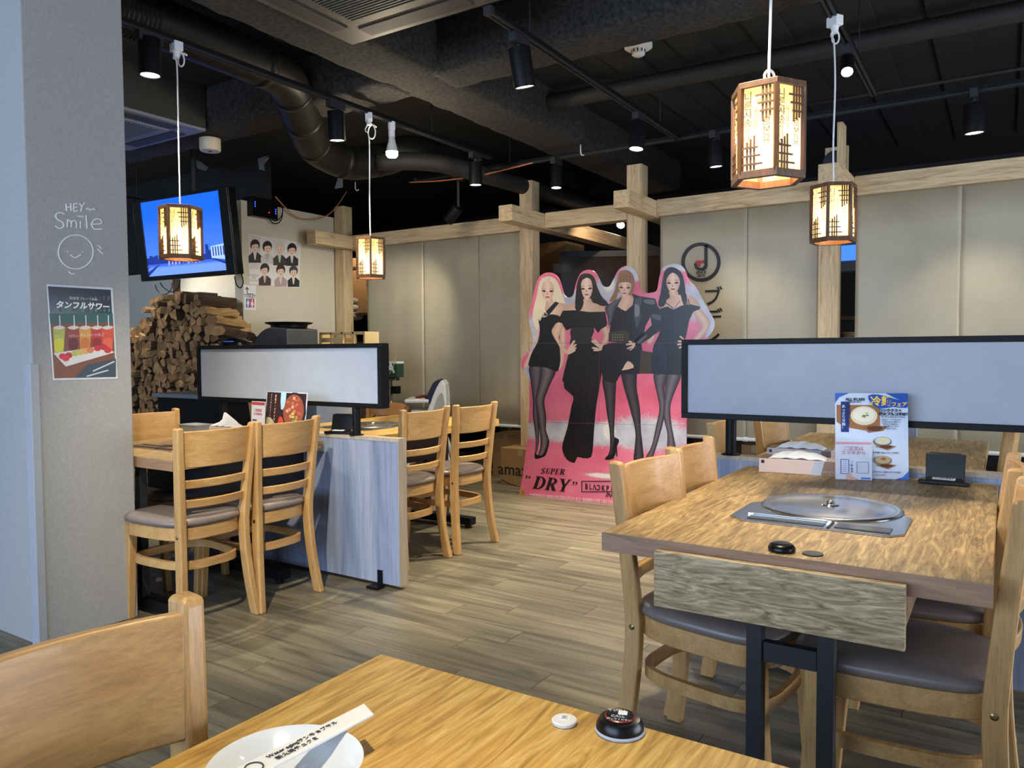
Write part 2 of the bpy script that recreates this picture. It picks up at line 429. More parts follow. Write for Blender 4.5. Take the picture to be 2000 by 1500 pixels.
# emblem print on the screen
INK = flat((24, 23, 22), 0.5); REDI = flat((176, 46, 34), 0.5)
sx0, sz0 = sign_screen.location.x, sign_screen.location.z
def SP(px, py): p = on_y(px, py, 5.838); return (p.x - sx0, -0.0065, p.z - sz0)
def ring3(P, cx, cy, ro, ri, n=48):
    mb = MB()
    for k in range(n):
        a = 2*PI*k/n
        mb.vert(P(cx + ro*math.cos(a), cy + ro*math.sin(a))); mb.vert(P(cx + ri*math.cos(a), cy + ri*math.sin(a)))
    for k in range(n):
        j = (k + 1) % n; mb.face((2*k, 2*j, 2*j + 1, 2*k + 1))
    return mb
emb = ring3(SP, 1369, 512, 38.5, 31.5)
emb.poly([SP(*q) for q in [(1375.5, 479), (1382, 479), (1382, 519), (1380, 525), (1374, 528.5), (1364, 528.5), (1358, 525), (1355.5, 518), (1355.5, 514), (1360.5, 514), (1362, 520), (1366, 523), (1372, 522.5), (1375.5, 518)]])
stuff(emb.build('printed_emblem', INK, sign_screen))
MB().poly([SP(*q) for q in [(1358.5, 509), (1376, 508), (1376, 514), (1368.5, 515), (1368, 520.5), (1364.5, 521.5), (1362.5, 519), (1362, 514.5), (1358, 513.5)]]).build('printed_red_mark', REDI, sign_screen)
def sign_text(s, px, py, size, bold=0.0, sc=1.0):
    o = text(s, size, INK, sign_screen, SP(px, py), bold=bold); o.scale = (sc, 1, 1); return o
sign_text('SINCE', 1369.5, 532, 0.030, 0.0009)
sign_text('2015', 1369.5, 538.5, 0.031, 0.0009)
for s, px, py in (('ブ', 1392, 582), ('デ', 1392, 624), ('ィ', 1394, 664)): sign_text(s, px, py, 0.155, 0.002)

# ================================================================== TABLES AND DIVIDERS
def make_table(label, loc, mat, edge, box_front=False, wide=0.84, length=1.30):
    """origin at the floor under the near left corner; length runs +y"""
    t = thing('dining_table', label, 'table', loc)
    top = MB().box(0, wide, 0, length, 0.672, 0.72); top.build('tabletop', mat, t, bevel=0.002)
    eb = MB().box(-0.0015, wide + 0.0015, -0.0015, 0.0, 0.672, 0.719); eb.build('edge_band', edge, t)
    cx = wide/2; sh = 0.032
    for dx in (-0.078, 0.078):
        for y in (0.045, length - 0.20):
            simple_box('leg', BLACKM, cx + dx - .018 + sh, cx + dx + .018 + sh, y - .018, y + .018, 0.06, 0.672, t, 0.002)
    for y in (0.045, length - 0.20):
        simple_box('crossbar', BLACKM, cx - .058 + sh, cx + .058 + sh, y - .012, y + .012, 0.46, 0.505, t)
        simple_box('foot_bar', BLACK, cx - 0.33, cx + 0.33, y - .02, y + .05, 0.02, 0.07, t, 0.004)
        for sx in (-0.3, 0.3):
            MB().lathe([(0.022, 0), (0.022, 0.02)], 12, (cx + sx, y, 0)).build('levelling_foot', BLACK, t)
    if box_front:
        simple_box('front_board', DRAWER, 0.152, 0.692, -0.034, -0.014, 0.566, 0.700, t, 0.0015)
        simple_box('grill_housing', EDGE, 0.175, 0.68, -0.014, 0.50, 0.570, 0.672, t)
    else:
        simple_box('grill_housing', BLACKM, 0.17, wide - 0.17, 0.30, 0.92, 0.50, 0.672, t)
    return t
def make_grill(label, loc, rz=0.0):
    """round lid on a stainless plate with clipped corners; origin on the tabletop at the lid centre"""
    g = thing('tabletop_grill', label, 'grill', loc, rz, 'grills set into the tables')
    pl = [(-.17, -.285), (.185, -.285), (.215, -.25), (.215, -.04), (.17, 0.03), (-.17, 0.03), (-.215, -.04), (-.215, -.25)]
    MB().prism(pl, 0.0, 0.004).build('steel_plate', STEEL, g, bevel=0.0015)
    simple_box('control_tray', flat((120, 118, 114), 0.25, 0.9), -.165, .03, -.262, -.215, 0.004, 0.0065, g, 0.002)
    simple_box('control_rim', STEEL, -.175, .04, -.2095, -.2035, 0.004, 0.009, g)
    simple_box('dial_plate', flat((150, 146, 140), 0.2, 1.0), .055, .185, -.262, -.205, 0.004, 0.007, g, 0.002)
    simple_box('plate_gap', BLACK, .040, .0465, -.275, -.20, 0.004, 0.006, g)
    autosmooth(MB().lathe([(0.188, 0.004), (0.19, 0.006), (0.186, 0.009), (0.178, 0.010), (0.170, 0.008), (0.160, 0.0082), (0.150, 0.0105), (0.06, 0.0125), (0.03, 0.0125)], 48).build('lid', STEEL, g))
    autosmooth(MB().lathe([(0.026, 0.0125), (0.024, 0.015), (0.012, 0.0165), (0.010, 0.020), (0.012, 0.022), (0.008, 0.0245), (0.001, 0.025)], 20).build('lid_knob', STEEL, g))
    return g
T_R1 = make_table('weathered oak table with the tissue box, blue menu and black buzzer', (-0.852, 1.748, 0), TABLE, EDGE, True)
T_N = make_table('lamplit oak table in the foreground holding the white dish', (-0.792, -0.44, 0), TABLE_N, EDGE)
T_L1 = make_table('oak table in front of the firewood with the food menu standing on it', (-3.83, 1.965, 0), TABLE, EDGE, length=0.86)
T_L2 = make_table('oak table behind the left divider, near the high chair', (-3.72, 3.02, 0), TABLE_N, EDGE)
T_R2 = make_table('oak table half hidden behind the long right divider', (-0.90, 3.16, 0), TABLE, EDGE)
make_grill('round steel grill lid on the table with the blue menu', (-0.415, 2.335, 0.7205))
make_grill('round steel grill lid on the table in front of the firewood', (-3.44, 2.42, 0.7205))
make_grill('round steel grill lid on the table near the high chair', (-3.31, 3.55, 0.7205))

SHEET = flat((170, 176, 186), 0.45)
def divider(x0, x1, y, post_x, lab_w, lab_s, end_vis):
    w = thing('partition_board', lab_w, 'partition', ((x0 + x1)/2, y, 0)); h = (x1 - x0)/2
    MB().box(-h, h - .003, -0.028, 0.028, 0.02, 0.735).build('panel', BLUEWOOD, w)
    MB().box(-h, h, -0.030, 0.030, 0.735, 0.752).build('top_edge', BOARDEDGE, w)
    MB().box(h - .003, h, -0.030, 0.030, 0.02, 0.735).build('end_edge', BOARDEDGE, w)
    for sx in (-1, 1):
        b = MB().box(-.016, .016, -.034, -.030, 0.0, 0.085); b.box(-.045, .03, -.085, -.030, 0.0, 0.012)
        o = b.build('foot_bracket', BLACK, w); o.location = (sx*(h - 0.13), 0, 0)
    s = thing('divider_screen', lab_s, 'screen', (post_x[2], y + 0.0, 0.752))
    px0, px1 = post_x[0] - post_x[2], post_x[1] - post_x[2]
    z0, z1, e = 0.144, 0.470, 0.030
    MB().box(px0, px1, -e, e, z0, z0 + .024).build('bottom_rail', BLACK, s, bevel=0.002)
    MB().box(px0, px1, -e, e, z1 - .022, z1).build('top_rail', BLACK, s, bevel=0.002)
    for xx in (px0, px1 - .024): MB().box(xx, xx + .024, -e, e, z0 + .024, z1 - .022).build('side_rail', BLACK, s)
    MB().box(px0 + .02, px1 - .02, -.020, -.012, z0 + .02, z1 - .02).build('white_sheet', SHEET, s)
    for xx in (px0 + 0.20, px1 - 0.20):
        p = MB().lathe([(0.0215, 0.004), (0.0215, z0)], 16, (xx, 0, 0)); autosmooth(p.build('post', BLACK, s))
        f = MB().lathe([(0.038, 0), (0.038, 0.003), (0.03, 0.006)], 20, (xx, 0, 0)); autosmooth(f.build('flange', BLACK, s))
divider(-4.15, -2.49, 2.876, (-4.063, -2.597, -3.33),
        'grey-blue low partition with a bare pale end beside the walkway', 'long white screen in a black frame in front of the firewood', True)
divider(-1.16, 0.36, 3.10, (-1.133, 0.34, -0.40),
        'grey-blue low partition behind the table with the blue menu', 'long white screen in a black frame behind the blue menu', False)
# boards of the next booths beyond
simple = tag(simple_box('booth_board', BLUEWOOD, -0.54, -0.385, 4.52, 4.57, 0.0, 0.80), 'grey-blue board standing behind the phone stand', 'partition')
tag(simple_box('booth_end_board', DRAWER, -0.36, -0.075, 4.72, 4.75, 0.0, 0.655), 'sandy wood-grain board beyond the black phone stand', 'board')

# ================================================================== CHAIRS
def sweep(z):
    """how far the rear posts bow out below and above the seat"""
    return (1 - z/0.42)**1.8 if z < 0.42 else ((z - 0.42)/0.445)**1.2
BOW_B, BOW_O = 0.042, 0.027
def rearpost(side):
    prof = []
    for k in range(15):
        u = k/14; z = u*0.865
        y = -BOW_B*sweep(z)
        d = 0.024 if z < 0.45 else 0.024 - 0.005*(z - 0.45)/0.41
        prof.append((y, z, d, side*BOW_O*sweep(z)))
    hw = 0.0155; rr = []
    for y, z, d, o in prof:
        rr.append([(o - hw, y - d, z), (o + hw, y - d, z), (o + hw, y + d, z), (o - hw, y + d, z)])
    y, z, d, o = prof[-1]
    rr.append([(o - hw + .003, y - d + .004, z + .008), (o + hw - .003, y - d + .004, z + .008), (o + hw - .003, y + d - .010, z + .006), (o - hw + .003, y + d - .010, z + .006)])
    return MB().rings(rr).mesh('rear_post', BEECH)
def backbar(z0, z1, thick, sag, half=0.142, yo=0.0, mat=None):
    rr = []; n = 14
    for k in range(n + 1):
        u = -1 + 2*k/n; xa, xb = u*(half + BOW_O*sweep(z0)), u*(half + BOW_O*sweep(z1)); ys = -sag*(1 - u*u)
        def yat(z): return -BOW_B*sweep(z) + yo + ys
        rr.append([(xa, yat(z0) - thick/2, z0), (xa, yat(z0) + thick/2, z0), (xb, yat(z1) + thick/2, z1), (xb, yat(z1) - thick/2, z1)])
    return MB().rings(rr)
def seat_outline(hw, d0, d1, n=48):
    pts = []
    for k in range(n):
        a = 2*PI*k/n; c, s = math.cos(a), math.sin(a)
        e = 0.55
        x = math.copysign(abs(c)**e, c); y = math.copysign(abs(s)**e, s)
        wf = hw*(0.93 + 0.10*y)
        pts.append((x*wf, (d0 + d1)/2 + y*(d1 - d0)/2))
    return pts
def make_chair(label):
    t = thing('dining_chair', label, 'chair', (0, 0, 0), 0, 'beech chairs around the tables')
    for sx in (-1, 1):
        p = link('rear_post', rearpost(sx), t, 0.006, 2); p.location = (sx*0.154, 0, 0)
        b = MB().lathe([(0.008, 0), (0.008, 0.003), (0.004, 0.005)], 12, M=Matrix.Rotation(sx*PI/2, 4, 'Y') @ Matrix.Translation((0, 0, 0.0150)))
        o = b.build('bolt', flat((150, 128, 90), 0.3, 1.0), p); o.location = (0, 0, 0.412)
    bd = backbar(0.700, 0.855, 0.017, 0.036, yo=0.009).build('backrest', BEECH_B, t, True, 0.004)
    autosmooth(bd)
    for z in (0.612, 0.528): autosmooth(backbar(z, z + 0.036, 0.016, 0.030, yo=0.004).build('back_slat', BEECH_B, t, True, 0.004))
    ol = seat_outline(0.208, -0.015, 0.415); cyy = 0.20
    def sc(f): return [(x*f, cyy + (y - cyy)*f) for x, y in ol]
    ap = MB(); ap.rings([[(x, y, 0.388) for x, y in sc(0.985)], [(x, y, 0.444) for x, y in sc(0.985)]])
    autosmooth(ap.build('seat_frame', BEECH_B, t, bevel=0.003))
    pad = MB(); pad.rings([[(x, y, z) for x, y in sc(f)] for f, z in ((0.97, 0.444), (1.02, 0.452), (1.03, 0.462), (1.0, 0.473), (0.93, 0.480), (0.75, 0.485), (0.4, 0.486))])
    pad.build('seat_pad', VINYL, t, smooth=True)
    for sx in (-1, 1):
        rr = []
        for z, h, oy in ((0, 0.0155, 0.028), (0.25, 0.018, 0.008), (0.444, 0.020, 0.0)):
            rr.append([(-h, oy - h, z), (h, oy - h, z), (h, oy + h, z), (-h, oy + h, z)])
        o = MB().rings(rr).build('front_leg', BEECH, t, bevel=0.004); o.location = (sx*0.168, 0.355, 0)
    rr = []
    for x, y in seat_outline(0.178, 0.0, 0.375, 40):
        cx, cy2 = x, y; L = math.hypot(x, y - .19); ux, uy = x/L, (y - .19)/L
        rr.append([(x - ux*.009, y - uy*.009, .262), (x + ux*.009, y + uy*.009, .262), (x + ux*.009, y + uy*.009, .296), (x - ux*.009, y - uy*.009, .296)])
    rr.append(rr[0]); autosmooth(MB().rings(rr, False).build('stretcher_hoop', BEECH_B, t))
    return t
RIGHT_, LEFT_ = -PI/2, PI/2      # chair facing +x / -x
ch0 = make_chair('beech chair with tall slatted back tucked beside the grey partition end'); ch0.location = (-2.865, 2.450, 0); ch0.rotation_euler = (0, 0, LEFT_ + .02)
def chair(x, y, rz, label): return dup(ch0, (x, y, 0), rz, label)
chair(-2.875, 2.075, LEFT_ - .03, 'beech chair second from the partition end, nearer the grey pillar')
chair(-2.715, 3.285, LEFT_ - .04, 'beech chair just behind the bare end of the low partition')
chair(-2.685, 3.72, LEFT_ - .06, 'beech chair on the open walkway nearest the cardboard figures')
chair(-3.86, 2.41, RIGHT_, 'beech chair on the firewood side of the left table')
chair(-3.95, 3.35, RIGHT_ + .1, 'beech chair mostly hidden behind the food menu')
chair(-0.842, 2.115, RIGHT_ - .10, 'beech chair at the near left corner of the weathered table')
chair(-0.845, 2.500, RIGHT_, 'beech chair at the weathered table, next to the low partition')
chair(0.0, 2.03, LEFT_ - .03, 'beech chair at the right of the weathered table, largest in the foreground')
chair(-0.015, 2.52, LEFT_, 'beech chair at the right of the weathered table, beside the phone stand')
chair(-1.02, 3.36, RIGHT_ + .12, 'beech chair behind the right screen post')
chair(-0.93, 3.88, RIGHT_ - .10, 'beech chair behind the white tissue box')
chair(-0.02, 3.62, LEFT_, 'beech chair beyond the right divider by the far wall')
chair(-0.838, 0.408, RIGHT_ - .02, 'beech chair in the near foreground beside the white dish')

# ================================================================== CEILING FITTINGS
def track(label, p0, p1):
    t = thing('lighting_track', label, 'track', p0)
    d = Vector(p1) - Vector(p0)
    a = math.atan2(d.y, d.x); L = d.length; M = Matrix.Rotation(a, 4, 'Z')
    MB().box(0, L, -.018, .018, 0, 0.022, M).build('rail', BLACK, t)
    MB().box(0, L, -.017, -.006, -.010, 0.0, M).build('rail_lip', BLACKM, t)
    MB().box(0, L, .006, .017, -.010, 0.0, M).build('rail_lip', BLACKM, t)
    for u in (0.15, 0.85):
        MB().tube([M @ Vector((u*L, 0, 0.022)), M @ Vector((u*L, 0, 3.05 - p0[2]))], 0.004, 6).build('hanger_rod', BLACKM, t)
    MB().box(-.002, .03, -.02, .02, -.012, .024, M).build('end_cap', BLACKM, t)
    return t
TZ = 2.68
track('black lighting track above the left tables, carrying two lanterns', (-3.40, 0.2, TZ), (-3.40, 5.0, TZ))
track('black lighting track in the middle of the ceiling', (-1.955, 2.86, TZ), (-1.99, 5.33, TZ))
track('black lighting track above the right tables, next to the smaller lantern cord', (-0.675, 1.2, TZ), (-0.68, 5.05, TZ))
track('long black rail crossing the ceiling above the cardboard figures', (-4.4, 5.30, TZ), (2.2, 5.30, TZ))
LENS = emit('lamp_lens', (255, 250, 238), 9.0)
def spotlight(label, x, y, z, r=0.05, length=0.17, target=None, power=60, on=True, col=(1.0, 0.93, 0.76), cone=86):
    t = thing('track_spotlight', label, 'spotlight', (x, y, z), 0, 'black spotlights on the ceiling tracks')
    if target is None: target = (x, y, 0)
    q = Vector((0, 0, -1)).rotation_difference((Vector(target) - Vector((x, y, z))).normalized())
    M = q.to_matrix().to_4x4()
    autosmooth(MB().lathe([(r*.96, length), (r, length - .004), (r, 0.0), (r*.86, 0.0), (r*.82, 0.012), (0.001, 0.012)], 28, M=M, cap=True).build('housing', BLACK, t))
    o = MB().lathe([(r*.80, 0.004), (r*.80, 0.008), (0.001, 0.008)], 24, M=M).build('lens', LENS if on else flat((90, 90, 88), .2), t)
    top = M @ Vector((0, 0, length))
    MB().tube([top, (top.x, top.y, TZ - z - .05)], 0.012, 8).build('swivel_stem', BLACKM, t)
    MB().box(top.x - .02, top.x + .02, top.y - .06, top.y + .06, TZ - z - .05, TZ - z).build('track_adapter', BLACKM, t)
    if on:
        d = (Vector(target) - Vector((x, y, z))).normalized()
        spot(Vector((x, y, z)) - d*0.002, target, power, col, cone, 0.7, 0.035)
    return t
spotlight('black spotlight shining down beside the grey pillar', -3.40, 2.17, 2.48, .05, .17, power=75)
spotlight('black spotlight under the bend of the dark duct', -3.40, 3.37, 2.447, .05, .17, (-3.5, 3.6, 0), power=90)
spotlight('large black spotlight hanging at the centre of the ceiling', -1.965, 3.19, 2.443, .053, .18, (-1.9, 3.8, 0), power=62, cone=85)
spotlight('black spotlight at the far end of the left track', -3.405, 4.81, 2.437, .05, .17, (-3.45, 4.9, 0), power=18)
spotlight('black spotlight over the gap between the two leftmost posts', -2.98, 5.30, 2.45, .045, .17, (-2.95, 5.2, 0), power=45)
spotlight('black spotlight at the end of the middle track', -1.985, 4.56, 2.447, .05, .17, (-2.1, 4.2, 0), power=230, cone=85)
spotlight('black spotlight on the cross rail left of the large lantern', -1.71, 5.30, 2.445, .048, .17, (-1.6, 5.5, 0), power=30)
spotlight('black spotlight on the cross rail over the right cloth screens', -0.175, 5.30, 2.435, .055, .17, (-0.1, 5.45, 0), power=34)
spotlight('small bright spotlight turned toward the room beside the right track', -0.675, 4.10, 2.53, .032, .12, (-0.45, 2.6, 0.7), power=40)
spotlight('tilted black spotlight above the left cloth screens', -4.05, 5.30, 2.30, .05, .16, (-5.6, 5.4, 1.0), on=True, power=50, cone=90)
spotlight('unseen black spotlight added over the left end of the firewood', -7.2, 4.0, 2.45, .05, .17, (-6.7, 4.9, 1.2), power=60)  # added lamp hidden behind the pillar, brightens the white wall
track('short black track added for the unseen spotlight over the firewood stack', (-7.2, 3.4, TZ), (-7.2, 4.6, TZ))  # added only to carry the hidden firewood lamp
spotlight('unseen black spotlight added above the table with the blue menu', -0.675, 1.9, 2.50, .05, .17, (-0.5, 2.3, 0.7), power=130, cone=52, col=(1, .88, .64))  # added lamp above the view, gives the tabletop more warm light
spotlight('unseen black spotlight added over the walkway by the air conditioner', -1.7, 0.9, 2.50, .05, .17, (-2.85, 2.35, 0.5), power=150, cone=50, col=(1, .9, .7))  # added lamp out of view, warms the chairs at the left table
spotlight('black spotlight above the foreground table', -0.72, 0.72, 2.50, .05, .17, (-0.45, 0.62, 0.7), power=60, col=(1.0, 0.87, 0.62), cone=46)
track('short black track over the foreground table', (-0.72, -0.6, TZ), (-0.72, 1.0, TZ))
# bare lamp bulb
bt = thing('bare_bulb', 'glowing bare reflector bulb in a white holder on the left track', 'bulb', (-3.40, 3.86, 2.45))
autosmooth(MB().lathe([(.019, .135), (.021, .13), (.021, .175), (.024, .18), (.024, .228), (.001, .228)], 18).build('lamp_holder', WHITE, bt))
autosmooth(MB().lathe([(.018, .135), (.024, .10), (.036, .055), (.040, .035)], 20, cap=False).build('bulb_neck', flat((210, 208, 200), 0.25), bt))
autosmooth(MB().lathe([(.040, .035), (.039, .015), (.028, 0.0), (.001, -.006)], 20, cap=False).build('glowing_face', emit('bulb_face', (255, 240, 210), 40), bt))
bulb((-3.40, 3.86, 2.41), 9, (1.0, 0.85, 0.62), 0.03)

# ---- hanji lanterns
LWOOD = wood('dark_lantern_wood', [(74, 46, 26), (112, 74, 44)], (9, 9, 1), 4, 0.5, bump=0.08)
pt = NT('mulberry_paper'); v = pt.coords((1, 1, 1))
tr = pt.add('ShaderNodeBsdfTranslucent'); df = pt.add('ShaderNodeBsdfDiffuse'); mx = pt.add('ShaderNodeMixShader')
pc = pt.ramp(pt.noise(v, 40, 4), [(0.3, lin((240, 214, 158))), (0.7, lin((252, 236, 196)))])
pt.link(pc, tr.inputs[0]); pt.link(pc, df.inputs[0]); mx.inputs[0].default_value = 0.35
pt.link(tr.outputs[0], mx.inputs[1]); pt.link(df.outputs[0], mx.inputs[2]); pt.link(mx.outputs[0], pt.out.inputs[0])
HANJI = pt.m
LINK_ = flat((58, 36, 18), 0.7)
LET = [text_mesh('니\n른\n샤\n송', 0.026, line=0.9), text_mesh('성\n라\n히', 0.019, line=0.95), text_mesh('르\n본\n유', 0.026, line=0.9), text_mesh('어\n그\n림\n늘', 0.014, line=0.95)]
for m in LET: m.materials.append(LINK_)
CORD = flat((222, 222, 220), 0.5)
def lantern(label, x, y, zb, ang, cord_pts, plug=True, loop=True):
    r, h, hw = 0.098, 0.255, 0.007
    t = thing('paper_lantern', label, 'lantern', (x, y, zb), ang, 'hexagonal paper lanterns over the tables')
    vs = [(r*math.cos(PI/3*k), r*math.sin(PI/3*k)) for k in range(6)]
    for z0, z1, nm in ((0, 0.020, 'bottom_ring'), (h - 0.016, h, 'top_ring')):
        mb = MB(); rr = []
        for k in range(6):
            a = PI/3*k; c, s = math.cos(a), math.sin(a)
            rr.append([(c*(r + .004), s*(r + .004), z0), (c*(r + .004), s*(r + .004), z1), (c*(r - .014), s*(r - .014), z1), (c*(r - .014), s*(r - .014), z0)])
        rr.append(rr[0]); mb.rings(rr, False); mb.build(nm, LWOOD, t, bevel=0.001)
    for k in range(6):
        a = PI/3*k; M = Matrix.Rotation(a, 4, 'Z')
        MB().box(r - .010, r + .003, -.007, .007, 0.018, h - .014, M).build('corner_post', LWOOD, t, bevel=0.001)
    fw, ap = r - .012, r*math.cos(PI/6)
    for k in range(6):
        a = PI/3*k + PI/6
        e = bpy.data.objects.new('x', None); bpy.data.objects.remove(e)
        M = Matrix.Rotation(a - PI/2, 4, 'Z') @ Matrix.Translation((0, ap - .004, 0))
        # panel local: x across, y outward, z up
        p = MB().poly([(fw/2, 0, .018), (-fw/2, 0, .018), (-fw/2, 0, h - .014), (fw/2, 0, h - .014)]).build('paper_panel', HANJI, t)
        p.matrix_local = M
        lt = MB(); s = .0025
        for i in range(3): lt.box(-fw/2 + .012 + i*.0095 - s, -fw/2 + .012 + i*.0095 + s, .0006, .004, h - .098 - .006*i, h - .014)
        for i in range(3): lt.box(-fw/2, -fw/2 + .050 - .006*i, .003, .0062, h - .040 - i*.021 - s, h - .040 - i*.021 + s)
        for i in range(3): lt.box(fw/2 - .014 - i*.0095 - s, fw/2 - .014 - i*.0095 + s, .0006, .004, .018, .018 + .078 + .008*i)
        for i in range(3): lt.box(fw/2 - .044 - .006*i, fw/2, .003, .0062, .080 - i*.022 - s, .080 - i*.022 + s)
        stuff(lt.build('lattice', LWOOD, p))
        for m, lx, lz in ((LET[0], .028, h - .075), (LET[1], .030, h - .15), (LET[2], -.022, h - .135), (LET[3], .008, h - .10)):
            q = link('lettering', m, p); q.location = (lx, .0008, lz); q.rotation_euler = (PI/2, 0, PI)
    autosmooth(MB().lathe([(.016, .245), (.016, .20), (.012, .19)], 12).build('lamp_socket', WHITE, t))
    autosmooth(MB().lathe([(.010, .19), (.026, .155), (.030, .135), (.022, .112), (.001, .105)], 16).build('lamp_bulb', emit('lantern_bulb', (255, 214, 140), 8), t))
    simple_box('top_bar', LWOOD, -r + .005, r - .005, -.008, .008, h - .010, h - .002, t)
    pts = [Vector(p) - Vector((x, y, zb)) for p in cord_pts]
    M = Matrix.Rotation(-ang, 4, 'Z'); pts = [M @ p for p in pts]
    MB().tube([tuple(p) for p in spline([tuple(p) for p in pts], 5, False)], 0.0038, 8).build('cord', CORD, t, smooth=True)
    if plug:
        q = MB().box(-.03, .03, -.022, .022, -.045, 0.0); o = q.build('track_plug', WHITE, t, bevel=0.004)
        px, py, pz = cord_pts[-1]; o.location = M @ (Vector((px, py, TZ)) - Vector((x, y, zb)))
        n = MB().lathe([(.014, -.075), (.018, -.045), (.018, -.04)], 14); o2 = n.build('cord_grip', WHITE, t); o2.location = o.location
    bulb((x, y, zb + 0.095), 1.4, (1.0, 0.74, 0.42), 0.028)
    return t
def loopy(x, y, z, s, n=1.6, tilt=0.6):
    """a loose coil of cord"""
    return [(x + s*(1 - math.cos(a))*RT.x*0.6 - s*0.5*RT.x, y + s*(1 - math.cos(a))*RT.y*0.6 - s*0.5*RT.y + .004*a, z + s*math.sin(a)) for a in [k*PI/4 for k in range(int(n*8))]]
va = math.atan2(RT.y, RT.x)
def L_ang(x, y, deg):
    d = Vector((x, y)); az = math.atan2(d.y, d.x) - PI/2   # view-right axis for this bearing
    return az - math.radians(deg)
lantern('paper lantern hanging in front of the television', -3.40, 2.31, 1.635, L_ang(-3.40, 2.31, 65),
        [(-3.40, 2.31, 1.89), (-3.403, 2.312, 2.15), (-3.398, 2.31, 2.40), (-3.40, 2.31, 2.58)] + loopy(-3.40, 2.312, 2.605, .034) + [(-3.40, 2.31, 2.64), (-3.40, 2.31, 2.67)])
lantern('paper lantern in front of the left cloth screens', -3.40, 3.645, 1.645, L_ang(-3.40, 3.645, 90),
        [(-3.40, 3.645, 1.90), (-3.402, 3.645, 2.2), (-3.40, 3.645, 2.52)] + loopy(-3.40, 3.645, 2.57, .045) + [(-3.40, 3.645, 2.63), (-3.40, 3.645, 2.67)])
lantern('largest paper lantern, over the table with the blue menu', -0.56, 2.18, 1.638, L_ang(-.56, 2.18, 77),
        [(-.56, 2.18, 1.89), (-.56, 2.18, 1.905)] + loopy(-.56, 2.18, 1.925, .020, 1.0) + [(-.558, 2.18, 1.94), (-.557, 2.18, 2.3), (-.60, 2.18, 2.60), (-.675, 2.18, 2.64)], loop=True)
lantern('paper lantern in front of the short post at the right', -0.66, 3.70, 1.655, L_ang(-.66, 3.7, 43),
        [(-.66, 3.70, 1.90), (-.663, 3.70, 2.1), (-.66, 3.71, 2.35), (-.672, 3.74, 2.55)] + loopy(-.675, 3.76, 2.59, .028, 1.2) + [(-.675, 3.77, 2.63), (-.675, 3.77, 2.67)])

# ---- air conditioners, duct, pipes, detectors
def cassette(label, x0, y1, z, s=0.95, col=(86, 81, 72), rz=0):
    t = thing('ceiling_air_conditioner', label, 'air conditioner', (x0, y1, z)); m = flat(col, 0.5); dk = flat((52, 50, 48), 0.6)
    MB().box(0, s, -s, 0, 0.02, 0.33).build('body', flat((40, 39, 37), .7), t)
    MB().box(0, s, -s, 0, 0.0, 0.02).build('face_panel', m, t, bevel=0.004)
    for a, b, c, d in ((.17, s - .17, -.135, -.04), (.17, s - .17, -s + .04, -s + .135), (.04, .135, -s + .17, -.17), (s - .135, s - .04, -s + .17, -.17)):
        MB().box(a, b, c, d, -.006, 0.0).build('louvre_flap', dk, t, bevel=0.002)
    MB().box(.17, s - .17, -s + .17, -.17, -.010, 0.0).build('grille_frame', m, t, bevel=0.003)
    MB().box(.22, s - .22, -s + .22, -.22, -.0115, -.010).build('grille_back', flat((12, 12, 12), .8), t)
    n = 26
    for k in range(n):
        y = -s + .23 + k*(s - .46)/(n - 1)
        MB().box(.22, s - .22, y - .003, y + .003, -.015, -.0115).build('grille_slat', m, t)
    return t
cassette('beige ceiling air conditioner near the camera at the top of the view', -2.79, 2.88, 2.72)
cassette('ceiling air conditioner lit blue above the television', -5.71, 3.45, 2.735, 0.95, (120, 124, 136))  # blue daylight painted into the panel colour
METAL = wood('dark_duct_sheet', [(17, 16, 14), (28, 26, 23)], (1, 1, 1), 3, 0.45, fine=False, bump=0.02)
METAL.node_tree.nodes['Principled BSDF'].inputs['Specular IOR Level'].default_value = 0.2
dt = thing('ventilation_duct', 'dark round ventilation duct bending down along the left track', 'duct', (0, 0, 0))
dp = [(-3.66, 0.6, 2.86), (-3.66, 2.3, 2.86), (-3.68, 2.9, 2.86), (-3.72, 3.22, 2.85), (-3.85, 3.45, 2.80), (-4.05, 3.72, 2.72), (-4.25, 4.02, 2.66), (-4.30, 4.4, 2.64), (-4.2, 4.7, 2.72), (-4.0, 5.1, 2.8), (-4.0, 8.0, 2.8)]
sp = spline(dp, 6, False); MB().tube(sp, 0.125, 24).build('duct_pipe', METAL, dt, smooth=True)
for k in (14, 22, 28, 34, 40, 46): 
    MB().tube([sp[k], sp[k + 1]], 0.129, 24).build('duct_collar', METAL, dt, smooth=True) if (Vector(sp[k]) - Vector(sp[k + 1])).length < .12 else None
fl = MB(); pts = [(-3.66, 1.5 + .012*k, 2.86) for k in range(70)]
fl.tube(pts, [0.130 + (0.006 if k % 2 else 0) for k in range(70)], 20); fl.build('flexible_sleeve', METAL, dt)
def pipe(label, pts, r, m=BLACKM, name='ceiling_pipe', cat='pipe'):
    return tag(MB().tube(spline(pts, 4, False), r, 12).build(name, m, smooth=True), label, cat)
DK = flat((34, 32, 29), .7)
pipe('dark pipe crossing the ceiling behind the middle track', [(-3.0, 4.78, 2.93), (-1.0, 4.83, 2.93), (2.5, 4.95, 2.93)], .055, DK)
pipe('thick dark pipe running under the ceiling behind the bare bulb', [(-4.15, 4.55, 2.66), (-3.85, 4.75, 2.66), (-3.65, 5.2, 2.63), (-3.5, 7.6, 2.62)], .07, DK)
pipe('thin conduit above the right lanterns', [(-1.4, 5.62, 2.86), (2.5, 5.62, 2.86)], .012, DK)
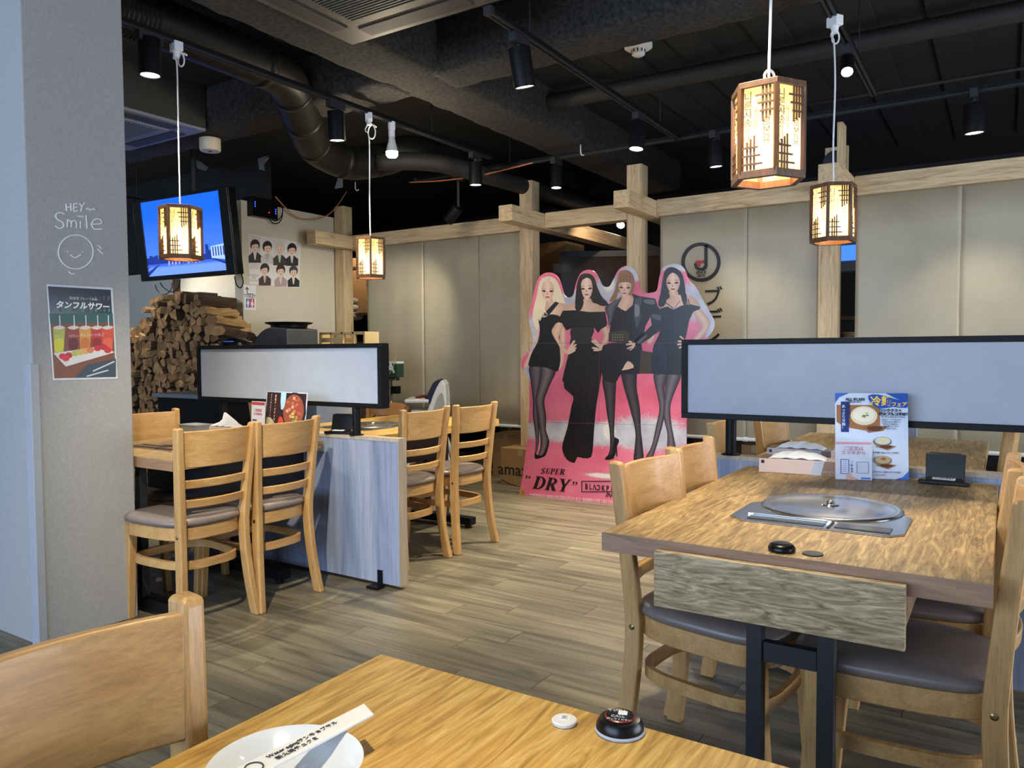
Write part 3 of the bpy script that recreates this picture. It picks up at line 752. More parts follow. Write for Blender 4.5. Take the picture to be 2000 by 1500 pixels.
pipe('orange cable drooping along the cross rail', [tuple(on_y(px, py, 5.2)) for px, py in ((800, 356), (860, 353), (930, 344), (1000, 328), (1040, 318))], .006, flat((190, 112, 66), .6), 'orange_cable', 'cable')
pipe('orange cable drooping to the cream wall by the black media box', [tuple(on_x(px, py, -5.86)) for px, py in ((538, 384), (556, 404), (580, 424), (612, 429), (640, 420), (660, 400), (677, 374))], .006, flat((196, 124, 84), .6), 'orange_cable', 'cable')
sd = thing('smoke_detector', 'white smoke detector on the black ceiling', 'detector', (-1.925, 4.455, 3.05))
autosmooth(MB().lathe([(.085, 0), (.085, -.02), (.07, -.03)], 24).build('base', WHITE, sd)); autosmooth(MB().lathe([(.04, -.03), (.04, -.062), (.03, -.07)], 20).build('sensor_head', WHITE, sd))
for k in range(10): MB().box(.0405, .043, -.004, .004, -.052, -.034, Matrix.Rotation(2*PI*k/10, 4, 'Z')).build('vent_slot', BLACKM, sd)
rd = thing('round_detector', 'cream round sensor hanging beside the blue-lit air conditioner', 'detector', (-4.95, 3.62, 2.66))
autosmooth(MB().lathe([(.075, .09), (.075, .01), (.068, 0)], 24).build('body', flat((196, 184, 160), .5), rd)); MB().lathe([(.012, 0), (.010, -.004)], 10).build('sensor_lens', BLACK, rd)
def hook(label, p):
    t = thing('ceiling_hook', label, 'hook', p, 0, 'small white hooks on the cross rail')
    MB().tube([(0, 0, .06), (0, 0, .0), (.008*RT.x, .008*RT.y, -.018), (.022*RT.x, .022*RT.y, -.02), (.03*RT.x, .03*RT.y, -.008)], .005, 8).build('wire', WHITE, t, smooth=True)
hook('white hook under the rail left of the second lantern cord', tuple(on_y(694, 368, 5.28)))
hook('white hook under the rail beside the sprayed beam', tuple(on_y(1134, 298, 5.28)))
def scrap(label, pts, y):
    P = [on_y(px, py, y) for px, py in pts]; mb = MB()
    mb.rings([[p + Vector((0, R.uniform(-.01, .01), 0)) for p in P], [p + Vector((0, .02 + R.uniform(-.01, .01), 0)) for p in P]])
    o = tag(mb.build('plastic_cover', flat((128, 128, 128), .3)), label, 'cover'); p = P[0]
    MB().tube([p + Vector((0, .01, 0)), (p.x, p.y + .01, 3.05)], .0025, 5).build('string', BLACKM, o)
scrap('crumpled clear plastic cover right of the round sensor', [(378, 311), (392, 316), (404, 326), (398, 333), (386, 329)], 4.6)
scrap('crumpled plastic bag hanging near the left cross beam', [(657, 322), (664, 322), (668, 366), (653, 368), (659, 350)], 5.1)
scrap('torn white plastic wrap behind the television', [(505, 310), (520, 304), (522, 308), (512, 320), (514, 333), (507, 331)], 4.8)

# ================================================================== LEFT END: television, firewood, kiln
tv = thing('television', 'black television tilted down from the ceiling, showing a blue rooftop scene', 'television', (-5.92, 4.04, 2.172), 0.0479)
tv.rotation_euler = (0.1036, 0, 0.0479)
W_, H_ = 1.23, 0.705
def tvr(nm, x0, x1, z0, z1, y0, y1, m, bev=0.004): return MB().box(x0, x1, y0, y1, z0, z1).build(nm, m, tv, bevel=bev)
tvr('back_case', -W_/2, W_/2, -H_/2, H_/2, 0.0, 0.075, PLASTIC_BK)
tvr('bezel_side', -W_/2, -W_/2 + .105, -H_/2, H_/2, -.014, 0, PLASTIC_BK); tvr('bezel_side', W_/2 - .105, W_/2, -H_/2, H_/2, -.014, 0, PLASTIC_BK)
tvr('bezel_rail', -W_/2 + .105, W_/2 - .105, H_/2 - .022, H_/2, -.014, 0, PLASTIC_BK); tvr('bezel_rail', -W_/2 + .105, W_/2 - .105, -H_/2, -H_/2 + .038, -.014, 0, PLASTIC_BK)
SW, SB, ST = W_/2 - .106, -H_/2 + .039, H_/2 - .023
def mixl(a, b, t): return tuple(x + (y - x)*t for x, y in zip(a, b))
scr = MB(); scr.col = []; NX, NZ = 24, 30
for j in range(NZ + 1):
    v_ = j/NZ
    for i in range(NX + 1):
        u = i/NX; scr.vert((-SW + 2*SW*u, -.004, SB + (ST - SB)*v_))
        c = mixl(lin((66, 108, 214)), lin((14, 84, 196)), min(1, max(0, (v_ - .2)/.6)))
        if v_ < 0.10 + 0.02*math.sin(u*3): c = lin((96, 130, 232))
        elif v_ < .17: c = lin((52, 84, 190))
        scr.col.append(c)
for j in range(NZ):
    for i in range(NX): a = j*(NX + 1) + i; scr.face((a, a + 1, a + NX + 2, a + NX + 1))
scr.build('screen', vcol('screen_picture', 0.25, 0.62), tv)
CITY = emit('screen_city', (24, 48, 128), 0.5); PALE = emit('screen_pale', (150, 178, 244), 0.55)
mb = MB(); sk = [(-SW, .10)]
for k in range(26): h = .13 + .05*R.random() + (.07 if k in (17, 18, 20) else 0); sk += [(-SW + k*2*SW/26, h), (-SW + (k + .9)*2*SW/26, h)]
sk += [(SW, .10)]
mb.poly([(x, -.0045, SB + z) for x, z in sk]); mb.build('screen_skyline', CITY, tv)
mb = MB(); mb.poly([(x, -.0048, SB + z) for x, z in ((-SW, 0), (-SW + .16, .09), (-SW + .165, .10), (-SW, .04))]); mb.poly([(x, -.0048, SB + z) for x, z in ((SW, .05), (SW - .18, .105), (SW - .18, .115), (SW, .075))])
stuff(mb.build('screen_railing', CITY, tv))
mb = MB(); mb.poly([(x, -.0049, SB + z) for x, z in ((SW - .17, .11), (SW, .09), (SW, .22), (SW - .17, .205))]); mb.build('screen_building', PALE, tv)
mb = MB()
for k in range(5): x = SW - .15 + k*.032; mb.poly([(x, -.0051, SB + .125), (x + .014, -.0051, SB + .125), (x + .014, -.0051, SB + .20), (x, -.0051, SB + .20)])
stuff(mb.build('screen_windows', CITY, tv))
DANC = emit('screen_dancers', (168, 160, 214), 0.5)
for k, x in enumerate((-.19, -.10, -.02, .07, .16)):
    mb = MB()
    mb.poly([(x - .015, -.005, SB + .30), (x + .02, -.005, SB + .30), (x + .03, -.005, SB + .19), (x + .032, -.005, SB + .09), (x + .018, -.005, SB + .085), (x + .006, -.005, SB + .18), (x - .02, -.005, SB + .08), (x - .034, -.005, SB + .085), (x - .016, -.005, SB + .19)])
    mb.build('screen_figure', DANC if k != 2 else CITY, tv)
for a, b, l in ((-.03, .03, 0), ): text('LG', .014, flat((150, 150, 150), .4), tv, (0.02, -.0145, -H_/2 + .02)) if False else None
MB().box(-.05, .05, .075, .13, -.15, .15).build('wall_bracket', BLACKM, tv)
MB().tube([(0, .10, .1), (0, .16, .35), (0, .22, .92)], .022, 10).build('ceiling_arm', BLACKM, tv)
def cable(label, pts, conv, r=.005, m=BLACK, name='black_cable'):
    P = [tuple(conv(px, py)) for px, py in spline(pts, 5, False)]
    return tag(MB().tube(P, r, 6).build(name, m, smooth=True), label, 'cable')
cable('black cable loop hanging below the television over the firewood', [(313, 552), (320, 562), (335, 570), (348, 562), (352, 548)], lambda a, b: on_y(a, b, 4.2))
cable('thin black cable sagging under the television left corner', [(303, 556), (308, 568), (322, 575), (334, 566), (336, 552)], lambda a, b: on_y(a, b, 4.22), .004)
cable('black cable drooping beside the right edge of the television', [(458, 540), (462, 556), (470, 562), (475, 550), (470, 530)], lambda a, b: on_y(a, b, 4.3), .005)
coil = [(538 + 14*math.cos(a), 417 + 20*math.sin(a) - (6 if a > 4 else 0)) for a in [k*PI/6 for k in range(25)]]
cable('coil of black cable hanging under the media box', coil, lambda a, b: on_x(a, b, -5.88), .005)
mbx = thing('media_box', 'black media box with small blue lights on top of the cream wall', 'media player', (0, 0, 0))
c0 = on_x(486, 365, -5.90); c1 = on_x(537, 405, -5.90)
MB().box(-5.99, -5.86, c0.y, c1.y, 2.44, 2.62).build('case', PLASTIC_BK, mbx, bevel=.004)
BL = emit('blue_led', (40, 70, 255), 2.5); RL = emit('red_led', (255, 60, 40), 1.5)
for py in (-.02, .0, .02):
    simple_box('status_light', BL, -5.862, -5.857, c0.y + .03, c0.y + .038, 2.55 + py - .004, 2.55 + py + .004, mbx)
    simple_box('status_light', BL, -5.862, -5.857, c1.y - .03, c1.y - .022, 2.515 + py - .004, 2.515 + py + .004, mbx)
simple_box('status_light', RL, -5.862, -5.857, (c0.y + c1.y)/2 + .04, (c0.y + c1.y)/2 + .048, 2.49, 2.498, mbx)

# ---- firewood: split logs packed cell by cell
ENDW = NT('split_log_end'); v = ENDW.coords((1, 1, 1))
oi = ENDW.add('ShaderNodeObjectInfo')
e1 = ENDW.ramp(ENDW.noise(v, 14, 5, 0.65, 0.8), [(0.3, lin((140, 98, 60))), (0.7, lin((192, 148, 98)))])
e1 = ENDW.mixc(0.8, e1, ENDW.ramp(oi.outputs['Random'], [(0.0, (0.45, 0.40, 0.36, 1)), (0.5, (0.85, .82, .8, 1)), (1.0, (1.15, 1.12, 1.05, 1))]), 'MULTIPLY')
ENDW.link(e1, ENDW.b.inputs['Base Color']); ENDW.b.inputs['Roughness'].default_value = 0.85
ENDW.bump(ENDW.noise(ENDW.coords((60, 4, 60)), 3, 3), 0.4, .004); ENDW = ENDW.m
BARK = wood('log_bark', [(44, 31, 22), (80, 58, 40), (104, 78, 54)], (9, 1, 9), 3, 0.9, bump=0.6)
SPLITW = wood('split_log_side', [(150, 112, 62), (196, 156, 98), (214, 176, 120)], (9, 1, 9), 3, 0.8, bump=0.4)
YF, YB = 4.25, 4.64
def top_z(x):
    P = [(-7.6, 1.15), (-7.25, 1.33), (-7.10, 1.40), (-6.95, 1.47), (-6.80, 1.55), (-6.68, 1.66), (-6.42, 1.72), (-6.02, 1.66), (-5.95, 1.56), (-5.88, 1.46), (-5.80, 1.36), (-5.74, 1.24), (-5.6, 1.0)]
    for (a, b), (c, d) in zip(P, P[1:]):
        if a <= x <= c: return b + (d - b)*(x - a)/(c - a)
    return 0
def right_x(z): return -5.70
sites = []
S_ = 0.079
row = 0; z = 0.34
while z < 1.74:
    x = -7.36 + (S_/2 if row % 2 else 0)
    ci = 0
    while x < -5.66:
        p = (x + R.uniform(-.33, .33)*S_, z + R.uniform(-.33, .33)*S_)
        if p[1] < top_z(p[0]) - .03 and p[0] < right_x(p[1]): sites.append((p[0], p[1], row, ci)); ci += 1
        x += S_
    z += S_*0.88; row += 1
def clip(poly, nx, nz, d):
    out = []
    for i in range(len(poly)):
        a, b = poly[i], poly[(i + 1) % len(poly)]
        da, db = a[0]*nx + a[1]*nz - d, b[0]*nx + b[1]*nz - d
        if da <= 0: out.append(a)
        if (da < 0 < db) or (db < 0 < da):
            t = da/(da - db); out.append((a[0] + (b[0] - a[0])*t, a[1] + (b[1] - a[1])*t))
    return out
order = sorted(range(len(sites)), key=lambda i: -(sites[i][1] + (0.3 if -7.0 < sites[i][0] < -5.9 else 0)))
restlog = MB(); nlog = 0
ORD = 'first second third fourth fifth sixth seventh eighth ninth tenth eleventh twelfth thirteenth fourteenth fifteenth sixteenth seventeenth eighteenth nineteenth twentieth'.split()
ORD += ['twenty-' + w for w in ORD[:9]] + ['thirtieth', 'thirty-first']
GRP = 'split logs stacked below the television'
for i in order:
    cx, cz = sites[i][:2]; s = 0.060
    poly = [(cx - s, cz - s), (cx + s, cz - s), (cx + s, cz + s), (cx - s, cz + s)]
    for j, (qx, qz, _a, _b) in enumerate(sites):
        if j != i and abs(qx - cx) < .16 and abs(qz - cz) < .16:
            nx, nz = qx - cx, qz - cz; L = math.hypot(nx, nz); nx /= L; nz /= L
            poly = clip(poly, nx, nz, (cx + qx)/2*nx + (cz + qz)/2*nz - .0025)
            if len(poly) < 3: break
    if len(poly) < 3: continue
    # now and then cut a corner off so wedges and half rounds appear
    if R.random() < .5:
        a = R.uniform(0, 2*PI); poly2 = clip(poly, math.cos(a), math.sin(a), cx*math.cos(a) + cz*math.sin(a) + R.uniform(.004, .02))
        if len(poly2) >= 3: poly = poly2
    y0 = YF + R.uniform(-.035, .03); y1 = YB + R.uniform(-.03, .02); k = R.uniform(.86, 1.0)
    tx, tz = R.uniform(-.008, .008), R.uniform(-.008, .008)
    f = [(x - cx, y0 - YF + R.uniform(-.006, .006), z - cz) for x, z in poly]; b = [((x - cx)*k + tx, y1 - YF, (z - cz)*k + tz) for x, z in poly]
    if nlog < 285:
        mb = MB(); mb.cur = 1; n = len(f)
        mb.rings([f, b], True); mb.mi[-2] = 0; mb.mi[-1] = 0
        o = mb.build('split_log', [ENDW, BARK if R.random() < .6 else SPLITW]); o.location = (cx, YF, cz)
        nrow = max(q[2] for q in sites) - sites[i][2] + 1
        shp = 'wedge-shaped' if len(poly) == 3 else ('four-sided' if len(poly) == 4 else 'chunky')
        tag(o, '%s split log end, %s from the left in the %s row down the firewood stack' % (shp, ORD[sites[i][3]], ORD[nrow - 1]), 'firewood', GRP); nlog += 1
    else:
        restlog.cur = 1; restlog.rings([[(p[0] + cx, p[1] + YF, p[2] + cz) for p in q] for q in (f, b)], True); restlog.mi[-2] = 0; restlog.mi[-1] = 0
for k in range(21):
    for r_ in range(4):
        cx, cz = -7.05 + k*.06, .04 + r_*.08; restlog.cur = 0; restlog.box(cx - .028, cx + .028, YF + R.uniform(-.02, .03), YB, cz - .037, cz + .037)
tag(stuff(restlog.build('stacked_logs', [ENDW, BARK])), 'lowest rows of the firewood stack behind the tables', 'firewood')
def biglog(label, a, b, w, mats):
    A, B = Vector(a), Vector(b); rr = []; t = (B - A).normalized(); u = t.cross(Vector((0, 0, 1))).normalized(); q = u.cross(t)
    sh = [(-1, -.5), (-.3, -.8), (.7, -.6), (1, .1), (.5, .8), (-.5, .75)]
    for k in range(9):
        c = A.lerp(B, k/8) + Vector((0, 0, R.uniform(-.006, .006))); f = w*(1 + R.uniform(-.1, .1))
        rr.append([c + u*x*f + q*y*f*.7 for x, y in sh])
    mb = MB(); mb.cur = 1; mb.rings(rr); mb.mi[-2] = 0; mb.mi[-1] = 0
    tag(mb.build('long_log', mats), label, 'firewood')
biglog('pale split log lying lengthwise near the top right of the stack', on_y(396, 606, 4.14), on_y(457, 613, 4.50), .065, [ENDW, SPLITW])
biglog('dark bark log lying lengthwise above the pale split log', on_y(384, 592, 4.16), on_y(456, 597, 4.56), .06, [ENDW, BARK])
biglog('knotty pale log lying below the pale split log', on_y(414, 624, 4.10), on_y(472, 634, 4.46), .065, [ENDW, SPLITW])
biglog('rough bark log sticking out at the right of the stack', on_y(426, 646, 4.17), on_y(488, 660, 4.58), .072, [ENDW, BARK])
c0, c1 = on_y(340, 576, 4.45), on_y(406, 586, 4.45)
tag(MB().box(c0.x, c1.x, 4.36, 4.56, 1.70, c0.z).build('brown_board', flat((62, 46, 36), .7), bevel=.006), 'dark brown board lying on top of the firewood stack', 'board')
for k, (px, py) in enumerate(((314, 592), (325, 586), (333, 582), (300, 606), (352, 594))):
    p = on_y(px, py, 4.3); biglog(('small log at the very top left of the stack', 'small pale log beside the brown board', 'log leaning on the brown board', 'log on the sloping left shoulder of the stack', 'log under the brown board')[k], (p.x - .03, 4.22, p.z), (p.x + .02, 4.62, p.z), .045, [ENDW, SPLITW])

# ---- kiln hood with black lid, crate
kn = thing('kiln_hood', 'dark grey domed kiln hood against the cream wall', 'kiln', (0, 0, 0))
GREYK = speckle('kiln_grey', (74, 74, 76), (66, 66, 68), 20, 0.5, 0.02)
xr_ = -5.28; yf = on_x(560, 640, xr_).y; yb = min(on_x(621, 640, xr_).y, 5.75)
xl = max(on_y(491, 676, yf).x, -5.925)
prof = [(xr_, 0.0), (xr_, 1.385), (xr_ - .14, 1.40)]
for k in range(9):
    a = PI/2*(k/8); prof.append((xl + (xr_ - .18 - xl)*(1 - math.sin(a)), 1.16 + .245*math.cos(a)))
prof.append((xl, 0.0))
MB().rings([[(x, yf, z) for x, z in prof], [(x, yb, z) for x, z in prof]]).build('hood', GREYK, kn, bevel=.01)
lid = thing('black_griddle', 'round black griddle lid lying on the kiln hood', 'griddle', (xr_ - .20, (yf + yb)/2 + .02, 1.40))
autosmooth(MB().lathe([(.16, 0), (.165, .025), (.205, .036), (.215, .048), (.207, .05), (.19, .04), (.001, .036)], 36).build('pan', PLASTIC_BK, lid))
h = thing('black_pot_lid', 'black domed lid with a steel rim peeking over the left screen', 'lid', tuple(on_y(460, 668, 4.0)))
autosmooth(MB().lathe([(.13, -.03), (.12, 0), (.07, .03), (.001, .036)], 28).build('dome', PLASTIC_BK, h)); autosmooth(MB().lathe([(.125, -.004), (.132, 0), (.122, .006)], 28, cap=False).build('rim', STEEL, h))
tag(simple_box('lid_stand', BLACKM, h.location.x - .1, h.location.x + .1, 3.92, 4.08, 0, h.location.z - .03), 'black stand under the domed lid', 'stand')
CREAM = flat((214, 186, 134), .5)
cr = thing('plastic_crate', 'cream plastic crate with open sides beside the kiln hood', 'crate', (0, 0, 0))
cx0, cx1, cy0, cy1, cz0, cz1 = -5.20, -4.86, 5.10, 5.26, 1.22, 1.362
cx1 = on_y(713, 660, 5.1).x; cx0 = on_y(627, 660, 5.1).x
MB().box(cx0, cx1, cy0, cy1, cz0, cz0 + .012).build('floor_panel', CREAM, cr)
for y in (cy0, cy1):
    MB().box(cx0, cx1, y - .012, y + .012, cz1 - .022, cz1).build('top_rim', CREAM, cr, bevel=.002)
    MB().box(cx0, cx1, y - .010, y + .010, cz0, cz0 + .03).build('lower_rail', CREAM, cr)
    for k in range(5):
        x = cx0 + (cx1 - cx0)*k/4; MB().box(x - .009, x + .009, y - .012, y + .012, cz0, cz1).build('upright', CREAM, cr)
    MB().box(cx0, cx0 + (cx1 - cx0)*.5, y - .008, y + .008, cz0 + .05, cz0 + .09).build('side_panel', CREAM, cr)
for x in (cx0, cx1): MB().box(x - .01, x + .01, cy0, cy1, cz0, cz1).build('end_panel', CREAM, cr)
tag(simple_box('storage_cabinet', flat((120, 112, 100), .7), cx0, cx1, cy0, cy1, 0, cz0 - .001), 'grey-brown cabinet under the cream crate', 'cabinet')
# ---- high chairs and trolley behind the left screen
WP = flat((226, 224, 216), .4)
HB_ = Vector((-4.05, 5.15, 0)); hn = Vector((-math.sin(YAW), math.cos(YAW), 0)); hx = Vector((math.cos(YAW), math.sin(YAW), 0))
hc = thing('white_high_chair', 'white plastic high chair with a navy back cushion', 'high chair', HB_, YAW)
def HP(px, py):
    d = ray(px, py); t = (HB_.dot(hn))/d.dot(hn); p = Vector((0, 0, CAM_H)) + d*t - HB_; return (p.dot(hx), p.z)
so = [HP(*q) for q in [(838, 802), (845, 785), (850, 770), (857, 754), (863, 744), (868, 742), (873, 750), (875, 770), (876, 802)]]
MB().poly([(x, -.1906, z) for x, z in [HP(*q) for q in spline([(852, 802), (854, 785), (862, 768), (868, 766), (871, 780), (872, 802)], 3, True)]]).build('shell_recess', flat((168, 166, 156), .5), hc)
mb = MB(); mb.rings([[(x, -.19, z) for x, z in so], [(x, -.15, z) for x, z in so]]); mb.build('side_shell', WP, hc, bevel=.008)
mb = MB(); mb.rings([[(x, .15, z) for x, z in so], [(x, .19, z) for x, z in so]]); mb.build('side_shell', WP, hc, bevel=.008)
bo = [HP(*q) for q in [(856, 745), (866, 742), (873, 750), (875, 800), (868, 800), (866, 756)]]
mb = MB(); mb.rings([[(x, -.15, z) for x, z in bo], [(x, .15, z) for x, z in bo]]); mb.build('back_shell', WP, hc, bevel=.006)
co = [HP(*q) for q in [(832, 783), (840, 766), (850, 746), (858, 740), (866, 743), (858, 758), (850, 774), (846, 786)]]
mb = MB(); mb.rings([[(x, -.185, z) for x, z in co], [(x, .15, z) for x, z in co]]); mb.build('cushion', flat((34, 34, 62), .8), hc, bevel=.006)
a, b = HP(796, 774), HP(842, 784)
mb = MB(); mb.box(a[0], b[0], -.20, .20, b[1] - .0, b[1] + .03); mb.build('tray', WP, hc, bevel=.01)
mb = MB(); mb.box(b[0] - .16, b[0] + .1, -.14, .14, b[1] - .16, b[1] - .06); mb.build('seat', WP, hc, bevel=.02)
for sx in (-.14, .14):
    for sy in (-.15, .15): MB().tube([(b[0] + sx*.6 - .02, sy*.7, b[1] - .1), (b[0] + sx*1.6, sy*1.4, 0)], .016, 10).build('leg', WP, hc, smooth=True)
MB().tube([(b[0] - .12, -.05, b[1] + .035), (b[0] - .07, 0, b[1] + .045), (b[0] - .03, .04, b[1] + .04)], .012, 8).build('harness_strap', flat((126, 44, 52), .8), hc)
kc = thing('bentwood_child_chair', 'small bentwood child chair with a curved orange back', 'child chair', (-4.38, 4.88, 0), .5)
OR = wood('orange_bentwood', [(176, 116, 58), (204, 146, 82)], (1, 8, 8), 2.5, .35)
rr = []
for k in range(13):
    u = -1 + k/6; x = u*.17; y = -.05*(1 - u*u); hh = .055*(1 - .5*abs(u)**3)
    rr.append([(x, y - .009, .70 - hh), (x, y + .009, .70 - hh), (x, y + .009, .70 + hh), (x, y - .009, .70 + hh)])
autosmooth(MB().rings(rr).build('backrest', OR, kc, bevel=.003))
for sx in (-.17, .17):
    MB().box(sx - .015, sx + .015, -.03, .02, .0, .72).build('upright', OR, kc, bevel=.005)
    MB().tube([(sx, 0, .62), (sx, .16, .64), (sx, .24, .60), (sx, .22, .52)], .02, 8).build('armrest', OR, kc, smooth=True)
    MB().box(sx - .015, sx + .015, .22, .25, 0, .54).build('front_leg', OR, kc, bevel=.004)
MB().box(-.17, .17, .0, .24, .46, .48).build('seat', OR, kc, bevel=.006)
MB().tube([(-.17, .24, .60), (.17, .24, .60)], .014, 8).build('front_bar', OR, kc)
tr_ = thing('folding_trolley', 'metal trolley with black handle beside the right edge of the left screen', 'trolley', (-4.95, 5.40, 0))
TX = on_y(764, 755, 5.40).x + 4.95
for sx in (TX - .09, TX): MB().tube([(sx, 0, 0.05), (sx, 0, .92)], .012, 8).build('upright', STEEL, tr_, smooth=True)
MB().tube([(TX - .22, 0, .925), (TX + .05, 0, .925)], .014, 8).build('top_rail', STEEL, tr_); MB().tube([(TX + .03, 0, .94), (TX + .075, 0, .95), (TX + .085, 0, .915)], .017, 8).build('handle', BLACK, tr_)
MB().tube([(TX - .2, 0, .84), (TX + .04, 0, .84)], .011, 8).build('lower_rail', STEEL, tr_); MB().box(TX - .28, TX + .08, -.1, .2, .05, .10).build('platform', BLACKM, tr_)
MB().box(TX + .02, TX + .09, -.03, .03, .79, .86).build('clamp', BLACK, tr_)
gp0, gp1 = on_y(742, 706, 5.38), on_y(767, 757, 5.38)
gb = thing('green_carton', 'dark green carton printed with a white letter A', 'carton', ((gp0.x + gp1.x)/2, 5.43, .94))
GW = gp1.x - gp0.x + .10
MB().box(-GW/2 - .05, GW/2 - .0, -.05, .05, 0, gp0.z - .94 - .02).build('box', flat((36, 62, 44), .6), gb); MB().box(-GW/2 - .05, GW/2, -.05, .05, gp0.z - .96, gp0.z - .94 + .0).build('white_band', flat((214, 216, 210), .6), gb)
text('A', .13, flat((236, 236, 232), .5), gb, (GW/2 - .07, -.0505, .085), bold=.004)
MB().tube([(GW/2 - .10, -.0505, .02), (GW/2 - .04, -.0505, .09), (GW/2 - .005, -.0505, .2)], .003, 6).build('printed_line', flat((190, 196, 90), .6), gb)
tag(simple_box('grey_counter', flat((120, 122, 124), .4), -5.65, -4.72, 3.55, 3.95, 0.835, 0.865), 'grey counter slab left of the firewood stack base', 'counter')
tag(simple_box('black_cabinet', BLACK, -5.62, -4.76, 3.58, 3.92, 0, 0.834), 'black cabinet under the grey counter slab', 'cabinet')
pb = thing('printed_board', 'blue and pink printed board behind the left tissue box', 'board', (0, 0, 0))
def PBX(px, py): p = on_y(px, py, 4.05); return (p.x, 4.05, p.z)
A, B = PBX(400, 778), PBX(436, 860)
MB().box(A[0], B[0], 4.05, 4.07, 0, A[2] + .04).build('panel', flat((104, 146, 200), .4), pb)
mb = MB(); mb.poly([(PBX(*q)[0], 4.0495, PBX(*q)[2]) for q in [(402, 845), (408, 826), (420, 820), (432, 828), (436, 860), (402, 860)]]); mb.build('printed_shape', flat((206, 160, 190), .4), pb)
mb = MB(); mb.poly([(PBX(*q)[0], 4.0494, PBX(*q)[2]) for q in [(424, 784), (434, 782), (435, 826), (428, 814), (430, 800)]]); mb.build('printed_dark_shape', flat((60, 52, 62), .4), pb)
A, B = on_y(618, 780, 3.75), on_y(696, 850, 3.75)
tag(simple_box('pale_board', flat((178, 188, 208), .3), A.x, B.x, 3.75, 3.765, 0.0, A.z + .05), 'pale blue glossy board behind the left phone stand', 'board')
A, B = on_y(440, 780, 4.3), on_y(612, 850, 4.3)
tag(simple_box('grey_board', flat((120, 122, 130), .5), A.x, B.x, 4.35, 4.37, 0.0, A.z + .05), 'grey board behind the left menu and tissue box', 'board')

# ================================================================== STORE ROOM BEHIND THE TIMBER FRAME
def carton(label, x0, x1, y0, y1, z0, z1, txt=None, col=None, tx=0.0, tz=0.5, size=.07, smile=False):
    t = thing('cardboard_box', label, 'box', ((x0 + x1)/2, y0, z0))
    w, d, h = (x1 - x0)/2, y1 - y0, z1 - z0; m = col or CARD
    MB().box(-w, w, 0, d, 0, h).build('carton', m, t, bevel=.003)
    MB().box(-.025, .025, -.001, 0, h - .06, h).build('packing_tape', flat((176, 148, 104), .3), t)
    MB().box(-w, w, d/2 - .001, d/2 + .001, h, h + .001).build('lid_seam', flat((90, 68, 44), .8), t)
    if txt:
        text(txt, size, flat((30, 26, 24), .7), t, (tx, -.0012, h*tz), bold=.0012)
        if smile: MB().tube([(tx - size*1.3 + size*2.6*k/10, -.002, h*tz - size*.62 - size*.3*math.sin(PI*k/10)) for k in range(11)], .004, 6).build('printed_arrow', flat((30, 26, 24), .7), t)
    return t
def box_px(label, pa, pb, y, depth, z0=None, **kw):
    a, b = on_y(pa[0], pa[1], y), on_y(pb[0], pb[1], y)
    return carton(label, a.x, b.x, y, y + depth, b.z if z0 is None else z0, a.z, **kw)
box_px('brown carton marked ama on the floor left of the cardboard figures', (978, 874), (1055, 946), 5.62, .30, z0=0.0, txt='amazon', tx=-.0, tz=.42, size=.15, smile=True)
box_px('brown carton standing behind the one marked ama, under the cloth screen', (962, 846), (1016, 930), 5.97, .35, z0=0.0)
box_px('brown carton with a dark green top printed 7, under the cloth screen', (976, 826), (1016, 850), 6.4, .3, z0=0.30, col=flat((52, 74, 52), .7), txt='A-7L87\n7', size=.06, tz=.55)
tag(simple_box('low_crate', BLACKM, -4.35, -3.70, 6.36, 6.80, 0, 0.299), 'black low crate under the green printed carton', 'crate')
box_px('brown carton on the floor seen under the right divider', (1448, 868), (1500, 910), 6.3, .4, z0=0.0)
tag(simple_box('dark_box', flat((58, 62, 58), .6), on_y(1452, 876, 6.2).x, on_y(1480, 876, 6.2).x, 6.2, 6.28, 0.05, .30), 'dark green box in front of the carton under the right screens', 'box')
SH = flat((60, 44, 34), .7)
def shelf(label, x0, x1, y0, y1, levels, top, m=SH):
    t = thing('storage_shelf', label, 'shelf', ((x0 + x1)/2, y0, 0)); w = (x1 - x0)/2; d = y1 - y0
    for sx in (-w, w):
        for yy in (0, d): MB().box(sx - .015, sx + .015, yy - .015, yy + .015, 0, top).build('upright', m, t)
    for z in levels: MB().box(-w, w, 0, d, z - .03, z).build('shelf_board', m, t)
    return t
shelf('dark shelf of rolled mats right of the leftmost post', -6.75, -5.55, 6.45, 6.9, (1.05, 1.30, 1.62, 2.15), 2.2)
box_px('yellow-brown carton marked a on the top shelf', (682, 505), (740, 546), 6.46, .38, z0=1.621, txt='amazon', tx=.28, tz=.55, size=.16)
for k, (pz, c, lb) in enumerate(((602, (196, 192, 184), 'white rolled mat in the middle of the shelf'), (589, (168, 160, 150), 'grey rolled mat on top of the white one'), (617, (184, 172, 160), 'beige rolled mat under the white one'))):
    p = on_y(688, pz, 6.5)
    r_ = .058; q = MB(); q.tube([(p.x - .45, 6.5, p.z), (p.x - .3, 6.5, p.z), (p.x + .06, 6.5, p.z), (p.x + .13, 6.5, p.z), (p.x + .15, 6.5, p.z)], [r_*.6, r_, r_, r_*.8, r_*.3], 14)
    tag(q.build('rolled_mat', flat(c, .9), smooth=True), lb, 'mat', 'rolled mats on the shelf')
p0, p1 = on_y(690, 558, 6.5), on_y(712, 588, 6.5)
tag(MB().box(p0.x, p1.x + .05, 6.5, 6.7, p1.z, p0.z + .05, ).build('leaning_folder', flat((96, 80, 62), .7), bevel=.004), 'brown folder leaning above the rolled mats', 'folder')
box_px('tall brown carton with a white label behind the first pair of posts', (1046, 476), (1106, 620), 6.9, .4, z0=1.1, txt='FRAGILE' if False else None)
